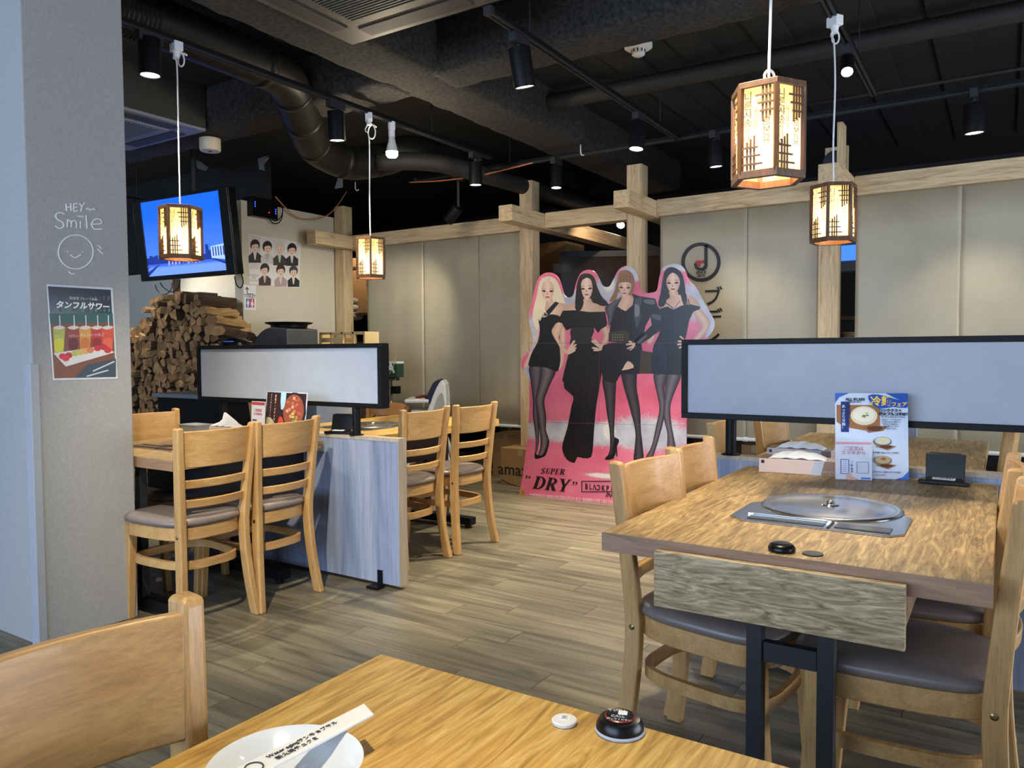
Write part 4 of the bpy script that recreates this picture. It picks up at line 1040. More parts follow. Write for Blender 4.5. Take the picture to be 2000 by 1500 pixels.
a, b = on_y(1079, 516, 6.88), on_y(1096, 532, 6.88); tag(simple_box('white_label', flat((190, 186, 176), .6), a.x, b.x, 6.895, 6.899, b.z, a.z), 'white paper label on the tall brown carton', 'label')
for k, (x, lb) in enumerate(((1064, 'flat pale packet on top of the tall carton'), (1082, 'second pale packet on top of the tall carton'))):
    p = on_y(x, 479, 6.95); tag(MB().box(p.x - .05, p.x + .05, 6.95, 7.1, p.z - .03, p.z + .02).build('packet', flat((150, 142, 130), .6), bevel=.004), lb, 'packet')
shelf('dark shelf behind the heads of the cardboard figures', -4.75, -3.75, 6.88, 7.35, (0.5, 1.09, ), 1.12)
gl = thing('glossy_board', 'dark glossy brown screen leaning in the store room behind the cardboard figures', 'board', (0, 0, 0))
P0, P1, P2, P3 = on_x(1108, 470, -3.78) if False else Vector((-3.80, 6.85, 1.0)), Vector((-2.35, 7.6, 1.0)), Vector((-2.35, 7.6, 2.14)), Vector((-3.80, 6.85, 2.14))
off = Vector((-.03, .06, 0))
GLS = flat((50, 40, 34), .12)
mb = MB(); mb.rings([[P0, P1, P2, P3], [p + off for p in (P0, P1, P2, P3)]]); mb.build('panel', GLS, gl)
mb = MB(); mb.rings([[P3 + Vector((0, -.01, -.02)), P2 + Vector((0, -.01, -.02)), P2 + Vector((0, -.01, .04)), P3 + Vector((0, -.01, .04))], [p + off for p in (P3 + Vector((0, 0, -.02)), P2 + Vector((0, 0, -.02)), P2 + Vector((0, 0, .04)), P3 + Vector((0, 0, .04)))]]); mb.build('top_rail', flat((24, 18, 16), .5), gl)
struct(simple_box('trim_3', DARKW, -4.2, -2.2, 7.7, 7.75, 0, 1.0))
tag(simple_box('dark_cupboard', flat((58, 48, 40), .6), -2.33, -1.75, 6.6, 7.1, 0, 2.05), 'dark brown cupboard in the slit right of the second post', 'cupboard')
# slit to the right of the short post: lit window and shelf
w0, w1 = on_y(1630, 440, 7.4), on_y(1690, 506, 7.4)
win = struct(MB().box(w0.x - .6, w1.x + .3, 7.44, 7.5, w1.z - .06, 2.3).build('window_1', flat((112, 118, 124), .5)))
MB().box(w0.x - .5, w1.x + .2, 7.40, 7.44, w1.z, 2.10).build('window_pane', emit('blue_dusk_glass', (70, 130, 230), .55), win)
MB().box(w0.x - .6, w1.x + .3, 7.34, 7.5, w1.z - .10, w1.z - .02).build('window_sill', flat((128, 132, 134), .5), win)
shelf('brown shelf under the blue window', w0.x - .3, w1.x + .25, 6.9, 7.3, (0.9, 1.25, 1.45), 1.5, flat((112, 88, 66), .6))
bd = on_y(1650, 596, 6.95)
tag(autosmooth(MB().lathe([(.05, 0), (.09, .03), (.11, .07), (.105, .07), (.06, .02), (.001, .015)], 20, (bd.x + .03, 7.05, 1.251)).build('bowl', flat((186, 160, 120), .5))), 'pale bowl on the brown shelf', 'bowl')
for k in range(3): tag(simple_box('book', flat(((92, 72, 58), (120, 98, 74), (80, 66, 60))[k], .6), bd.x - .08 + k*.05, bd.x - .04 + k*.05, 6.98, 7.15, .901, 1.12), ('dark', 'tan', 'brown')[k] + ' upright book at the bottom of the slit in the screens', 'book', 'books in the slit')
spotlight('small spotlight in the store room beyond the second post', on_y(1212, 440, 7.4).x, 7.4, on_y(1212, 440, 7.4).z, .05, .12, (-3.35, 7.1, 2.2), power=25)
spot((-3.0, 6.3, 2.55), (-3.3, 7.0, 1.4), 10, (1, .8, .6), 110)
spot((-6.1, 6.1, 2.5), (-6.1, 6.6, 1.3), 12, (1, .8, .6), 110)

# ================================================================== CARDBOARD STANDEE
sa = on_z(1014, 966, 0); sb = on_z(1218, 987, 0)
SA = math.atan2(sb.y - sa.y, sb.x - sa.x)
st = thing('cardboard_standee', 'life-size pink cardboard cut-out printed with four women in black outfits', 'standee', (sa.x, sa.y, 0), SA)
ux = Vector((math.cos(SA), math.sin(SA), 0)); nn = Vector((-math.sin(SA), math.cos(SA), 0)); O = Vector((sa.x, sa.y, 0))
C0 = Vector((0, 0, CAM_H))
def UV(px, py):
    d = ray(px, py); t = (O - C0).dot(nn)/d.dot(nn); p = C0 + d*t - O
    return (p.dot(ux), p.z)
def CA(x, y): return UV(950 + x/2.884, 480 + y/2.884)
outl = [(183, 1403), (205, 1290), (225, 1130), (238, 1000), (242, 830), (232, 740), (200, 690), (197, 650), (225, 605), (255, 570), (262, 520), (245, 450), (238, 400), (252, 330), (275, 230), (300, 175), (335, 152), (375, 155), (408, 185), (425, 235), (440, 278), (465, 292), (490, 275), (503, 215), (530, 155), (572, 135), (612, 148), (635, 185), (655, 225), (690, 230), (715, 190), (745, 135), (785, 113), (825, 125), (850, 160), (865, 235), (890, 264), (930, 264), (960, 250), (972, 190), (990, 128), (1040, 103), (1090, 108), (1120, 140), (1135, 185), (1180, 235), (1215, 300), (1255, 370), (1285, 430), (1275, 480), (1240, 525), (1200, 600), (1160, 700), (1135, 850), (1127, 1000)]
body = spline(outl, 3, False) + [(1127, 1200), (1128, 1496), (900, 1474), (600, 1444), (300, 1414)]
ol = [CA(*p) for p in body]
ol = [(u, max(v_, 0.0) if v_ < .03 else v_) for u, v_ in ol]
PK = NT('pink_spray_print'); v = PK.coords((1, 1, 1), rand=False)
base = PK.ramp(PK.noise(v, 1.8, 3), [(0.3, lin((206, 84, 112))), (0.7, lin((232, 128, 152)))])
def blob(u, w, ru, rw):
    mp = PK.add('ShaderNodeMapping'); mp.inputs['Location'].default_value = (-u/ru, 0, -w/rw); mp.inputs['Scale'].default_value = (1/ru, 0, 1/rw)
    PK.link(v, mp.inputs['Vector']); ln = PK.add('ShaderNodeVectorMath', operation='LENGTH'); PK.link(mp.outputs[0], ln.inputs[0])
    mr = PK.add('ShaderNodeMapRange', interpolation_type='SMOOTHSTEP'); mr.inputs['From Min'].default_value = 1.15; mr.inputs['From Max'].default_value = 0.25
    PK.link(ln.outputs['Value'], mr.inputs['Value']); return mr.outputs[0]
def madd(a, b, op='MAXIMUM'):
    m = PK.add('ShaderNodeMath', operation=op); PK.link(a, m.inputs[0])
    if hasattr(b, 'is_linked'): PK.link(b, m.inputs[1])
    else: m.inputs[1].default_value = b
    return m.outputs[0]
def blobs(lst):
    acc = None
    for x, y, rx, ry in lst:
        u, w = CA(x, y); b = blob(u, w, rx, ry); acc = b if acc is None else madd(acc, b)
    return acc
gm = blobs([(255, 500, .09, .22), (240, 720, .09, .09), (640, 1060, 1.2, .13), (330, 1040, .36, .10), (900, 1060, .5, .18), (480, 300, .14, .10), (690, 240, .16, .16), (830, 150, .16, .10), (1080, 110, .2, .07), (1190, 300, .16, .22), (1260, 430, .08, .16), (700, 1300, .3, .03)])
fine = PK.noise(v, 120, 4, 0.8); mid = PK.noise(v, 22, 5, 0.75)
thr = madd(gm, madd(madd(madd(fine, 2.6, 'MULTIPLY'), mid, 'ADD'), 1.8, 'SUBTRACT'), 'ADD')
mr = PK.add('ShaderNodeMapRange'); mr.inputs['From Min'].default_value = .40; mr.inputs['From Max'].default_value = .62; PK.link(thr, mr.inputs['Value'])
silver = PK.ramp(PK.noise(v, 5, 3), [(0.35, lin((166, 164, 178))), (0.6, lin((196, 194, 200)))])
wm = blobs([(690, 1040, .09, .13), (650, 1295, .22, .03), (690, 215, .08, .10)])
wt = madd(wm, madd(fine, 2.6, 'MULTIPLY'), 'ADD'); mw = PK.add('ShaderNodeMapRange'); mw.inputs['From Min'].default_value = 1.95; mw.inputs['From Max'].default_value = 2.1; PK.link(wt, mw.inputs['Value'])
c1 = PK.mixc(mr.outputs[0], base, silver); c1 = PK.mixc(mw.outputs[0], c1, lin((226, 218, 206)))
PK.link(c1, PK.b.inputs['Base Color']); PK.b.inputs['Roughness'].default_value = .3
mb = MB(); mb.rings([[(u, 0, w) for u, w in ol], [(u, .008, w) for u, w in ol]]); mb.build('board', PK.m, st)
MB().prism([(-.0, 0), (.30, 0), (.30, .3)], 0, .006, Matrix.Translation((.9, .012, 0)) @ Matrix.Rotation(PI/2, 4, 'Z') @ Matrix.Rotation(PI/2, 4, 'X')).build('support_strut', CARD, st)

LAYER = [0.0]
def pr(pts, col, parent, name, sm=3, rough=.34, conv=CA):
    LAYER[0] += .00002
    q = spline(pts, sm, True) if sm > 1 else pts
    mb = MB(); mb.poly([(conv(*p)[0], -.0004 - LAYER[0], conv(*p)[1]) for p in q])
    return mb.build(name, flat(col, rough) if not hasattr(col, 'name') else col, parent)
def shaded(pts, dark, light, parent, name, rows=36, cols=8, conv=CA, sm=4):
    """printed limb whose ink runs from dark edges to a lighter middle"""
    LAYER[0] += .00002
    q = spline(pts, sm, True); ys = [p[1] for p in q]; y0, y1 = min(ys) + .5, max(ys) - .5
    mb = MB(); mb.col = []
    for r in range(rows + 1):
        y = y0 + (y1 - y0)*r/rows; xs = []
        for i in range(len(q)):
            a, b = q[i], q[(i + 1) % len(q)]
            if (a[1] - y)*(b[1] - y) <= 0 and a[1] != b[1]: xs.append(a[0] + (b[0] - a[0])*(y - a[1])/(b[1] - a[1]))
        xa, xb = min(xs), max(xs)
        for c in range(cols + 1):
            t = c/cols; u, w = conv(xa + (xb - xa)*t, y); mb.vert((u, -.0004 - LAYER[0], w))
            mb.col.append(mixl(lin(dark), lin(light), max(0, 1 - abs(t - .48)*2.1)**1.0))
    for r in range(rows):
        for c in range(cols): a = r*(cols + 1) + c; mb.face((a, a + 1, a + cols + 2, a + cols + 1))
    return mb.build(name, vcol('printed_sheer', .34), parent)
SK = (222, 186, 160); SKS = (196, 154, 130); BLK_ = (24, 22, 24); LIP = (150, 72, 66)
def face(fx, fy, s, parent, hair, tilt=0.0):
    """printed features on a face centred at fx, fy with half height s"""
    def T(x, y): c, q = math.cos(tilt), math.sin(tilt); return (fx + (x*c - y*q)*s, fy + (x*q + y*c)*s)
    for sx in (-1, 1):
        pr([T(sx*.64, -.06), T(sx*.40, -.16), T(sx*.16, -.01), T(sx*.38, .06)], (60, 40, 36), parent, 'printed_eye')
        pr([T(sx*.70, -.26), T(sx*.42, -.36), T(sx*.14, -.28), T(sx*.42, -.31)], hair, parent, 'printed_brow')
    pr([T(-.04, .0), T(.10, .30), T(.0, .38), T(-.12, .32)], SKS, parent, 'printed_nose')
    pr([T(-.24, .60), T(-.08, .51), T(.0, .54), T(.08, .51), T(.24, .60), T(0, .70)], LIP, parent, 'printed_lips')
LG_D, LG_L = (34, 30, 36), (112, 98, 104)
def woman(): o = bpy.data.objects.new('printed_woman', None); COL.objects.link(o); o.parent = st; return o
# 1: long blonde hair, strapless dress
w = woman(); BL_ = (226, 208, 178); BLD = (196, 172, 134)
pr([(345, 172), (312, 185), (294, 225), (284, 280), (268, 340), (260, 400), (268, 450), (290, 472), (305, 425), (325, 395), (400, 330), (445, 322), (425, 290), (410, 240), (395, 195), (370, 176)], BL_, w, 'printed_hair')
shaded([(318, 372), (300, 402), (320, 412), (420, 395), (452, 350), (440, 330), (415, 318), (375, 322), (372, 295), (340, 305), (332, 345)], SKS, SK, w, 'printed_skin', 16)
pr([(262, 572), (288, 530), (300, 440), (292, 470), (283, 520), (250, 588), (228, 640), (212, 672), (218, 690), (236, 672), (246, 640)], SK, w, 'printed_arm')
shaded([(416, 450), (442, 470), (447, 540), (437, 640), (427, 680), (408, 700), (410, 650), (416, 570)], SKS, SK, w, 'printed_arm', 20)
shaded([(243, 676), (325, 676), (318, 760), (302, 860), (294, 940), (299, 1050), (292, 1130), (282, 1172), (272, 1180), (278, 1100), (262, 960), (262, 880), (250, 770)], LG_D, LG_L, w, 'printed_tights')
shaded([(312, 676), (390, 700), (360, 780), (327, 870), (337, 960), (336, 1040), (352, 1090), (342, 1140), (320, 1180), (290, 1186), (305, 1130), (300, 1040), (282, 920), (276, 860), (298, 760)], LG_D, (128, 112, 114), w, 'printed_tights')
pr([(274, 1160), (280, 1174), (320, 1178), (346, 1115), (352, 1090), (354, 1112), (336, 1176), (312, 1193), (277, 1201), (271, 1182)], BLK_, w, 'printed_shoe')
pr([(300, 402), (330, 403), (355, 388), (385, 388), (415, 400), (420, 440), (414, 470), (411, 560), (418, 640), (405, 702), (390, 707), (320, 682), (243, 681), (240, 650), (262, 590), (290, 540), (302, 470), (294, 430)], BLK_, w, 'printed_dress', 2)
pr([(388, 314), (410, 322), (350, 394), (322, 394), (332, 374)], (34, 34, 36), w, 'printed_strap', 1)
shaded([(312, 240), (318, 212), (345, 198), (372, 212), (382, 245), (374, 282), (358, 305), (343, 311), (325, 298), (314, 270)], (206, 166, 146), (232, 198, 176), w, 'printed_face', 20)
face(345, 258, 52, w, (150, 120, 90), .03)
pr([(347, 176), (318, 196), (309, 240), (312, 300), (330, 360), (348, 394), (322, 372), (300, 425), (288, 300), (300, 215), (325, 182)], BL_, w, 'printed_lock')
pr([(349, 176), (378, 208), (388, 250), (395, 300), (420, 320), (442, 322), (424, 262), (402, 205), (372, 178)], BL_, w, 'printed_lock')
pr([(352, 178), (346, 200), (350, 202), (355, 182)], BLD, w, 'printed_parting', 1)
# 2: long black hair, off-shoulder top and wide trousers
w = woman(); HB = (22, 20, 22)
pr([(562, 155), (528, 168), (513, 220), (506, 300), (498, 352), (520, 364), (545, 366), (560, 330), (600, 325), (640, 335), (684, 334), (658, 295), (632, 260), (616, 200), (596, 165)], HB, w, 'printed_hair')
shaded([(440, 352), (470, 328), (530, 312), (556, 295), (588, 296), (602, 322), (650, 330), (672, 358), (662, 382), (500, 374), (440, 368)], SKS, SK, w, 'printed_skin', 14)
shaded([(400, 432), (432, 440), (425, 480), (408, 520), (440, 578), (464, 588), (458, 606), (433, 600), (398, 545), (368, 487), (380, 455)], SKS, SK, w, 'printed_arm', 24)
shaded([(648, 470), (672, 452), (697, 480), (692, 520), (667, 570), (642, 582), (622, 576), (640, 560), (656, 530), (662, 500)], SKS, SK, w, 'printed_arm', 20)
pr([(482, 456), (606, 456), (592, 520), (598, 565), (478, 575), (476, 520)], (44, 40, 42), w, 'printed_sheer_waist', 2)
pr([(478, 550), (600, 545), (652, 570), (657, 640), (646, 740), (620, 900), (608, 1020), (601, 1130), (590, 1190), (546, 1196), (512, 1190), (497, 1223), (455, 1206), (430, 1160), (430, 1110), (455, 1030), (480, 900), (490, 850), (440, 805), (437, 770), (428, 755), (450, 660), (468, 590)], (28, 26, 27), w, 'printed_trousers', 2)
for a, b in (((560, 640), (528, 1180)), ((500, 640), (480, 760)), ((610, 640), (560, 1000))):
    pr([a, (a[0] + 5, a[1]), (b[0] + 4, b[1]), b], (40, 37, 38), w, 'printed_fold', 1)
pr([(430, 366), (500, 363), (580, 373), (670, 371), (681, 440), (672, 455), (645, 470), (630, 492), (605, 459), (520, 461), (482, 464), (450, 477), (425, 435), (400, 430)], BLK_, w, 'printed_top', 1)
for k, (a, b, c, d) in enumerate(((455, 590, 498, 536), (455, 596, 506, 556), (455, 604, 506, 574), (455, 606, 500, 588))): pr([(a, b), (c - 12, d + 2), (c, d - 2), (c + 1, d + 5), (a + 12, b + 6)], SK, w, 'printed_finger', 2)
for a, b, c, d in ((655, 575, 590, 538), (655, 575, 604, 532), (650, 582, 594, 574), (648, 584, 602, 588)): pr([(a, b), (c + 12, d - 4), (c, d), (c + 6, d + 6), (a - 10, b + 8)], SK, w, 'printed_finger', 2)
shaded([(533, 215), (545, 190), (570, 180), (590, 195), (598, 235), (592, 275), (573, 301), (556, 300), (540, 270)], (212, 172, 152), (238, 206, 186), w, 'printed_face', 20)
face(564, 244, 52, w, (46, 34, 32), -.05)
pr([(566, 164), (542, 190), (533, 225), (540, 285), (548, 322), (530, 364), (500, 352), (510, 222), (530, 170)], HB, w, 'printed_lock')
pr([(566, 162), (592, 188), (600, 240), (592, 290), (638, 336), (688, 332), (652, 288), (628, 240), (606, 180), (585, 160)], HB, w, 'printed_lock')
for a in ((640, 285, 690, 320), (648, 300, 700, 335), (640, 310, 680, 345)): pr([(a[0], a[1]), (a[2], a[3]), (a[0] + 4, a[1] + 10)], HB, w, 'printed_strand', 1)
# 3: brown bob with fringe, leather jacket
w = woman(); HR = (142, 102, 68)
pr([(785, 137), (750, 150), (735, 200), (720, 260), (692, 312), (730, 306), (745, 260), (800, 292), (830, 252), (834, 190), (815, 150)], HR, w, 'printed_hair')
shaded([(762, 275), (802, 275), (832, 300), (827, 332), (802, 352), (785, 368), (760, 357), (733, 337), (750, 305)], SKS, SK, w, 'printed_skin', 14)
shaded([(655, 738), (727, 720), (727, 860), (722, 990), (722, 1080), (747, 1090), (736, 1130), (720, 1190), (680, 1196), (695, 1150), (695, 1050), (680, 950), (668, 850)], (28, 26, 30), (72, 64, 70), w, 'printed_tights')
shaded([(763, 700), (842, 690), (847, 800), (866, 920), (871, 1040), (881, 1130), (884, 1216), (832, 1219), (835, 1140), (840, 1050), (815, 940), (790, 850), (770, 780)], (28, 26, 30), (72, 64, 70), w, 'printed_tights')
pr([(722, 1082), (749, 1100), (736, 1130), (739, 1183), (732, 1183), (727, 1142), (718, 1199), (667, 1204), (685, 1180), (705, 1172)], BLK_, w, 'printed_shoe', 2)
pr([(658, 560), (760, 545), (872, 545), (877, 700), (850, 722), (760, 722), (738, 760), (700, 772), (653, 737), (648, 650)], (28, 28, 34), w, 'printed_skirt', 2)
pr([(870, 590), (935, 600), (935, 720), (862, 720)], (64, 54, 38), w, 'printed_jacket_tail', 1)
pr([(795, 650), (770, 690), (766, 702), (828, 688), (822, 665)], SK, w, 'printed_thigh', 2)
pr([(733, 337), (760, 358), (785, 369), (805, 352), (830, 328), (838, 430), (842, 530), (760, 545), (688, 540), (700, 440), (718, 390)], (22, 21, 22), w, 'printed_top', 1)
pr([(690, 488), (770, 476), (805, 488), (805, 532), (760, 548), (688, 540)], (66, 54, 38), w, 'printed_belt', 1)
for k in range(5):
    for j in range(3): x, y = 708 + k*14, 500 + j*14; pr([(x, y), (x + 6, y), (x + 6, y + 4), (x, y + 4)], (176, 160, 126), w, 'printed_stud', 1)
shaded([(765, 288), (735, 303), (690, 330), (668, 352), (683, 400), (690, 452), (702, 440), (722, 380), (748, 322)], (34, 36, 42), (92, 94, 104), w, 'printed_jacket', 16)
pr([(820, 268), (862, 284), (952, 298), (966, 340), (1002, 390), (1008, 430), (986, 472), (922, 520), (855, 562), (822, 547), (842, 522), (897, 482), (932, 447), (925, 400), (897, 450), (882, 520), (860, 562), (837, 562), (822, 480), (825, 332), (830, 300)], (30, 31, 36), w, 'printed_jacket', 1)
pr([(836, 300), (878, 290), (866, 350), (872, 400), (846, 470), (832, 400)], (70, 72, 80), w, 'printed_lapel', 1)
pr([(836, 330), (862, 340), (860, 390), (838, 400)], (124, 126, 134), w, 'printed_sheen', 2)
pr([(885, 305), (940, 303), (950, 330), (900, 325)], (96, 98, 106), w, 'printed_sheen', 2)
pr([(930, 385), (990, 395), (985, 420), (940, 410)], (78, 80, 88), w, 'printed_sheen', 2)
pr([(850, 540), (900, 500), (905, 510), (860, 552)], (84, 86, 92), w, 'printed_sheen', 2)
for a, b, c, d in ((838, 545, 786, 556), (838, 556, 792, 578), (836, 562, 806, 586), (832, 552, 800, 540)): pr([(a, b), (c + 10, d - 6), (c, d), (c + 5, d + 4), (a - 4, b + 12)], SK, w, 'printed_finger', 2)
shaded([(745, 215), (750, 192), (785, 182), (812, 195), (816, 235), (801, 270), (780, 289), (762, 276), (748, 245)], (204, 160, 136), (230, 194, 168), w, 'printed_face', 20)
face(780, 238, 50, w, (92, 64, 44), .05)
pr([(785, 139), (755, 153), (736, 215), (748, 214), (762, 207), (790, 204), (808, 208), (818, 222), (822, 272), (834, 230), (828, 168)], HR, w, 'printed_fringe', 2)
for x in (755, 772, 790, 806): pr([(x, 165), (x + 3, 165), (x + 5, 208), (x + 1, 208)], (116, 80, 52), w, 'printed_strand', 1)
# 4: long dark hair, strappy dress
w = woman(); HD = (30, 25, 25)
pr([(1045, 120), (1008, 138), (994, 190), (984, 260), (968, 332), (1000, 348), (1020, 310), (1100, 300), (1128, 334), (1122, 260), (1112, 190), (1092, 143)], HD, w, 'printed_hair')
shaded([(1030, 258), (1076, 254), (1087, 288), (1140, 280), (1182, 300), (1202, 342), (1150, 344), (1040, 360), (980, 355), (1008, 312), (1034, 290)], SKS, SK, w, 'printed_skin', 14)
shaded([(1160, 362), (1202, 355), (1242, 400), (1262, 440), (1237, 490), (1202, 525), (1165, 530), (1214, 460), (1194, 420)], SKS, SK, w, 'printed_arm', 22)
pr([(905, 540), (950, 498), (940, 530), (925, 556)], SK, w, 'printed_arm', 2)
shaded([(943, 718), (1022, 718), (1002, 800), (1012, 900), (992, 1010), (967, 1100), (942, 1180), (932, 1196), (893, 1202), (930, 1130), (955, 1020), (975, 920), (965, 850)], LG_D, (104, 92, 100), w, 'printed_tights')
shaded([(1020, 718), (1097, 722), (1062, 820), (1037, 900), (1042, 1000), (1057, 1080), (1064, 1142), (1020, 1147), (1020, 1060), (998, 960), (1003, 870)], LG_D, (112, 100, 106), w, 'printed_tights')
pr([(978, 354), (1020, 342), (1055, 360), (1100, 337), (1150, 330), (1205, 343), (1202, 357), (1166, 372), (1142, 420), (1127, 500), (1112, 550), (1110, 640), (1102, 727), (1075, 727), (935, 721), (928, 650), (943, 560), (973, 500), (988, 430)], (24, 23, 25), w, 'printed_dress', 1)
pr([(940, 570), (1000, 555), (1020, 640), (1005, 715), (938, 715)], (32, 36, 52), w, 'printed_sheen', 2)
for a, b, c, d in ((1004, 318, 1052, 354), (1056, 354, 1088, 310), (1122, 275, 1130, 335), (1134, 300, 1142, 335)): pr([(a, b), (a + 5, b - 2), (c + 5, d - 2), (c, d)], BLK_, w, 'printed_strap', 1)
for a, b, c, d in ((1112, 522, 1088, 512), (1112, 535, 1078, 538), (1112, 548, 1075, 556), (1112, 560, 1084, 574)): pr([(a, b), (c + 6, d - 5), (c, d), (c + 5, d + 5), (a, b + 8)], SK, w, 'printed_finger', 2)
shaded([(1014, 210), (1020, 180), (1045, 152), (1075, 165), (1091, 200), (1083, 240), (1066, 266), (1048, 269), (1028, 250)], (202, 160, 138), (232, 198, 176), w, 'printed_face', 20)
face(1050, 212, 54, w, (50, 36, 34), -.03)
pr([(1045, 124), (1022, 165), (1013, 215), (1022, 260), (1008, 330), (985, 345), (975, 330), (992, 200), (1010, 140)], HD, w, 'printed_lock')
pr([(1045, 122), (1080, 160), (1092, 205), (1094, 270), (1110, 330), (1126, 334), (1120, 240), (1105, 170), (1085, 142)], HD, w, 'printed_lock')

# ---- lettering on the standee (drawn serif capitals, slanted)
INKS = (26, 18, 20)
def sheet_pts(cx, cy, size, pts, ang=0.0, slant=.24):
    c, s = math.cos(ang), math.sin(ang)
    out = []
    for x, y in pts:
        X, Y = (x + slant*y)*size, -y*size
        out.append((cx + X*c - Y*s, cy + X*s + Y*c))
    return out
def rect(x0, y0, x1, y1): return [(x0, y0), (x1, y0), (x1, y1), (x0, y1)]
def bowl(cx, cy, rx, ry, tx, ty, a0=-90, a1=90, n=16):
    o = [(cx + rx*math.cos(math.radians(a0 + (a1 - a0)*k/n)), cy + ry*math.sin(math.radians(a0 + (a1 - a0)*k/n))) for k in range(n + 1)]
    i = [(cx + (rx - tx)*math.cos(math.radians(a0 + (a1 - a0)*k/n)), cy + (ry - ty)*math.sin(math.radians(a0 + (a1 - a0)*k/n))) for k in range(n + 1)]
    return o + i[::-1]
SER = {
 'D': [rect(.10, 0, .35, 1), rect(.0, 0, .45, .05), rect(.0, .95, .45, 1), bowl(.40, .5, .50, .5, .25, .08)],
 'R': [rect(.10, 0, .35, 1), rect(.0, 0, .42, .05), rect(.0, .95, .42, 1), bowl(.38, .74, .40, .26, .23, .07), rect(.28, .48, .42, .53), [(.33, .50), (.58, .50), (.86, .05), (.94, .05), (.94, 0), (.60, 0)]],
 'Y': [[(.0, 1), (.27, 1), (.54, .48), (.40, .36)], [(.68, 1), (.80, 1), (.56, .40), (.44, .44)], rect(.34, 0, .58, .46), rect(.24, 0, .66, .05), rect(-.06, .95, .36, 1), rect(.60, .95, .90, 1)],
 'S': [bowl(.34, .74, .29, .26, .15, .08, 20, 250), bowl(.34, .27, .31, .27, .16, .08, -160, 80), [(.10, .62), (.22, .74), (.60, .40), (.46, .30)], rect(.56, .72, .60, 1), rect(.04, 0, .08, .28)],
 'U': [rect(.08, .28, .29, 1), rect(.59, .28, .67, 1), bowl(.375, .30, .295, .30, .15, .08, 180, 360), rect(.0, .95, .36, 1), rect(.50, .95, .76, 1)],
 'P': [rect(.10, 0, .32, 1), rect(.0, 0, .40, .05), rect(.0, .95, .40, 1), bowl(.36, .73, .36, .27, .19, .07), rect(.26, .46, .40, .51)],
 'E': [rect(.10, 0, .32, 1), rect(.0, 0, .66, .05), rect(.0, .95, .64, 1), rect(.26, .48, .48, .53), rect(.62, 0, .67, .26), rect(.59, .76, .64, 1), rect(.45, .38, .49, .63)],
}
def serif(s, x, y, size, adv, ang):
    for ch_ in s:
        for part in SER[ch_]: pr(sheet_pts(x, y, size, part, ang), INKS, st, 'printed_letter', 1)
        x += adv*size*math.cos(ang); y += adv*size*math.sin(ang)
serif('SUPER', 305, 1284, 33, .80, .045)
serif('DRY', 257, 1367, 72, .96, .10)
for (x, y, f) in ((228, 1300, 1), (244, 1303, 1), (492, 1332, -1), (508, 1334, -1)):
    pr([(x - 5, y), (x, y - 6), (x + 6, y), (x, y + 6)], INKS, st, 'printed_quote', 3)
    if f > 0: pr([(x - 5, y), (x + 4, y - 9), (x + 5, y - 7), (x, y), (x - 2, y + 12), (x - 5, y + 8)], INKS, st, 'printed_quote', 1)
    else: pr([(x + 6, y), (x + 5, y + 6), (x - 6, y + 16), (x - 7, y + 14), (x, y + 4)], INKS, st, 'printed_quote', 1)
def frame4(x0, y0, x1, y1, w_):
    for q in (rect(x0, y0, x1, y0 + w_), rect(x0, y1 - w_, x1, y1), rect(x0, y0, x0 + w_, y1), rect(x1 - w_, y0, x1, y1)): pr(q, INKS, st, 'printed_frame', 1)
frame4(536, 1324, 798, 1388, 5)
u0, v0 = CA(553, 1356); u1, _ = CA(760, 1356)
for s, mir, f in (('B', 1, 0), ('L', 1, .115), ('Λ', 1, .225), ('C', -1, .335), ('K', 1, .46), ('P', 1, .58), ('I', 1, .685), ('N', -1, .77), ('K', 1, .885)):
    o = text(s, .060, flat(INKS, .35), st, (u0 + (u1 - u0)*f + .018, -.0004 - LAYER[0] - .0003, v0), bold=.0016); o.scale = (mir*.74, 1, 1)
u0, v0 = CA(745, 1410); text('IN YOUR AREA', .05, flat(INKS, .35), st, (u0 + .06, -.0004 - LAYER[0] - .0003, v0), shear=.35, bold=.0006)
u0, v0 = CA(480, 1425)
for k in range(2): o = text('※20歳未満の方の飲酒は法律で禁止されています。飲酒運転は法律で禁止されています。', .021, flat((240, 210, 216), .4), st, (u0 + .04 + k*.0, -.0004 - LAYER[0] - .0003, v0 + .006 - k*.018)); o.rotation_euler = (PI/2, -.012 + .0, 0)
cx_, cy_ = 205, 1388
pr([(cx_ + 11*math.cos(a), cy_ + 17*math.sin(a)) for a in [k*PI/6 for k in range(12)]], (196, 150, 52), st, 'printed_seal', 2)
pr([(cx_ + 7*math.cos(a), cy_ + 12*math.sin(a)) for a in [k*PI/6 for k in range(12)]], (150, 108, 30), st, 'printed_seal', 2)
for x, y0_, y1_ in ((636, 560, 990),): pr(rect(x, y0_, x + 1.2, y1_), (150, 70, 90), st, 'fold_line', 1)
for a, b in (((240, 548), (1110, 548)), ((240, 992), (1120, 1012))): pr([a, b, (b[0], b[1] + 1.4), (a[0], a[1] + 1.4)], (120, 90, 100), st, 'fold_line', 1)

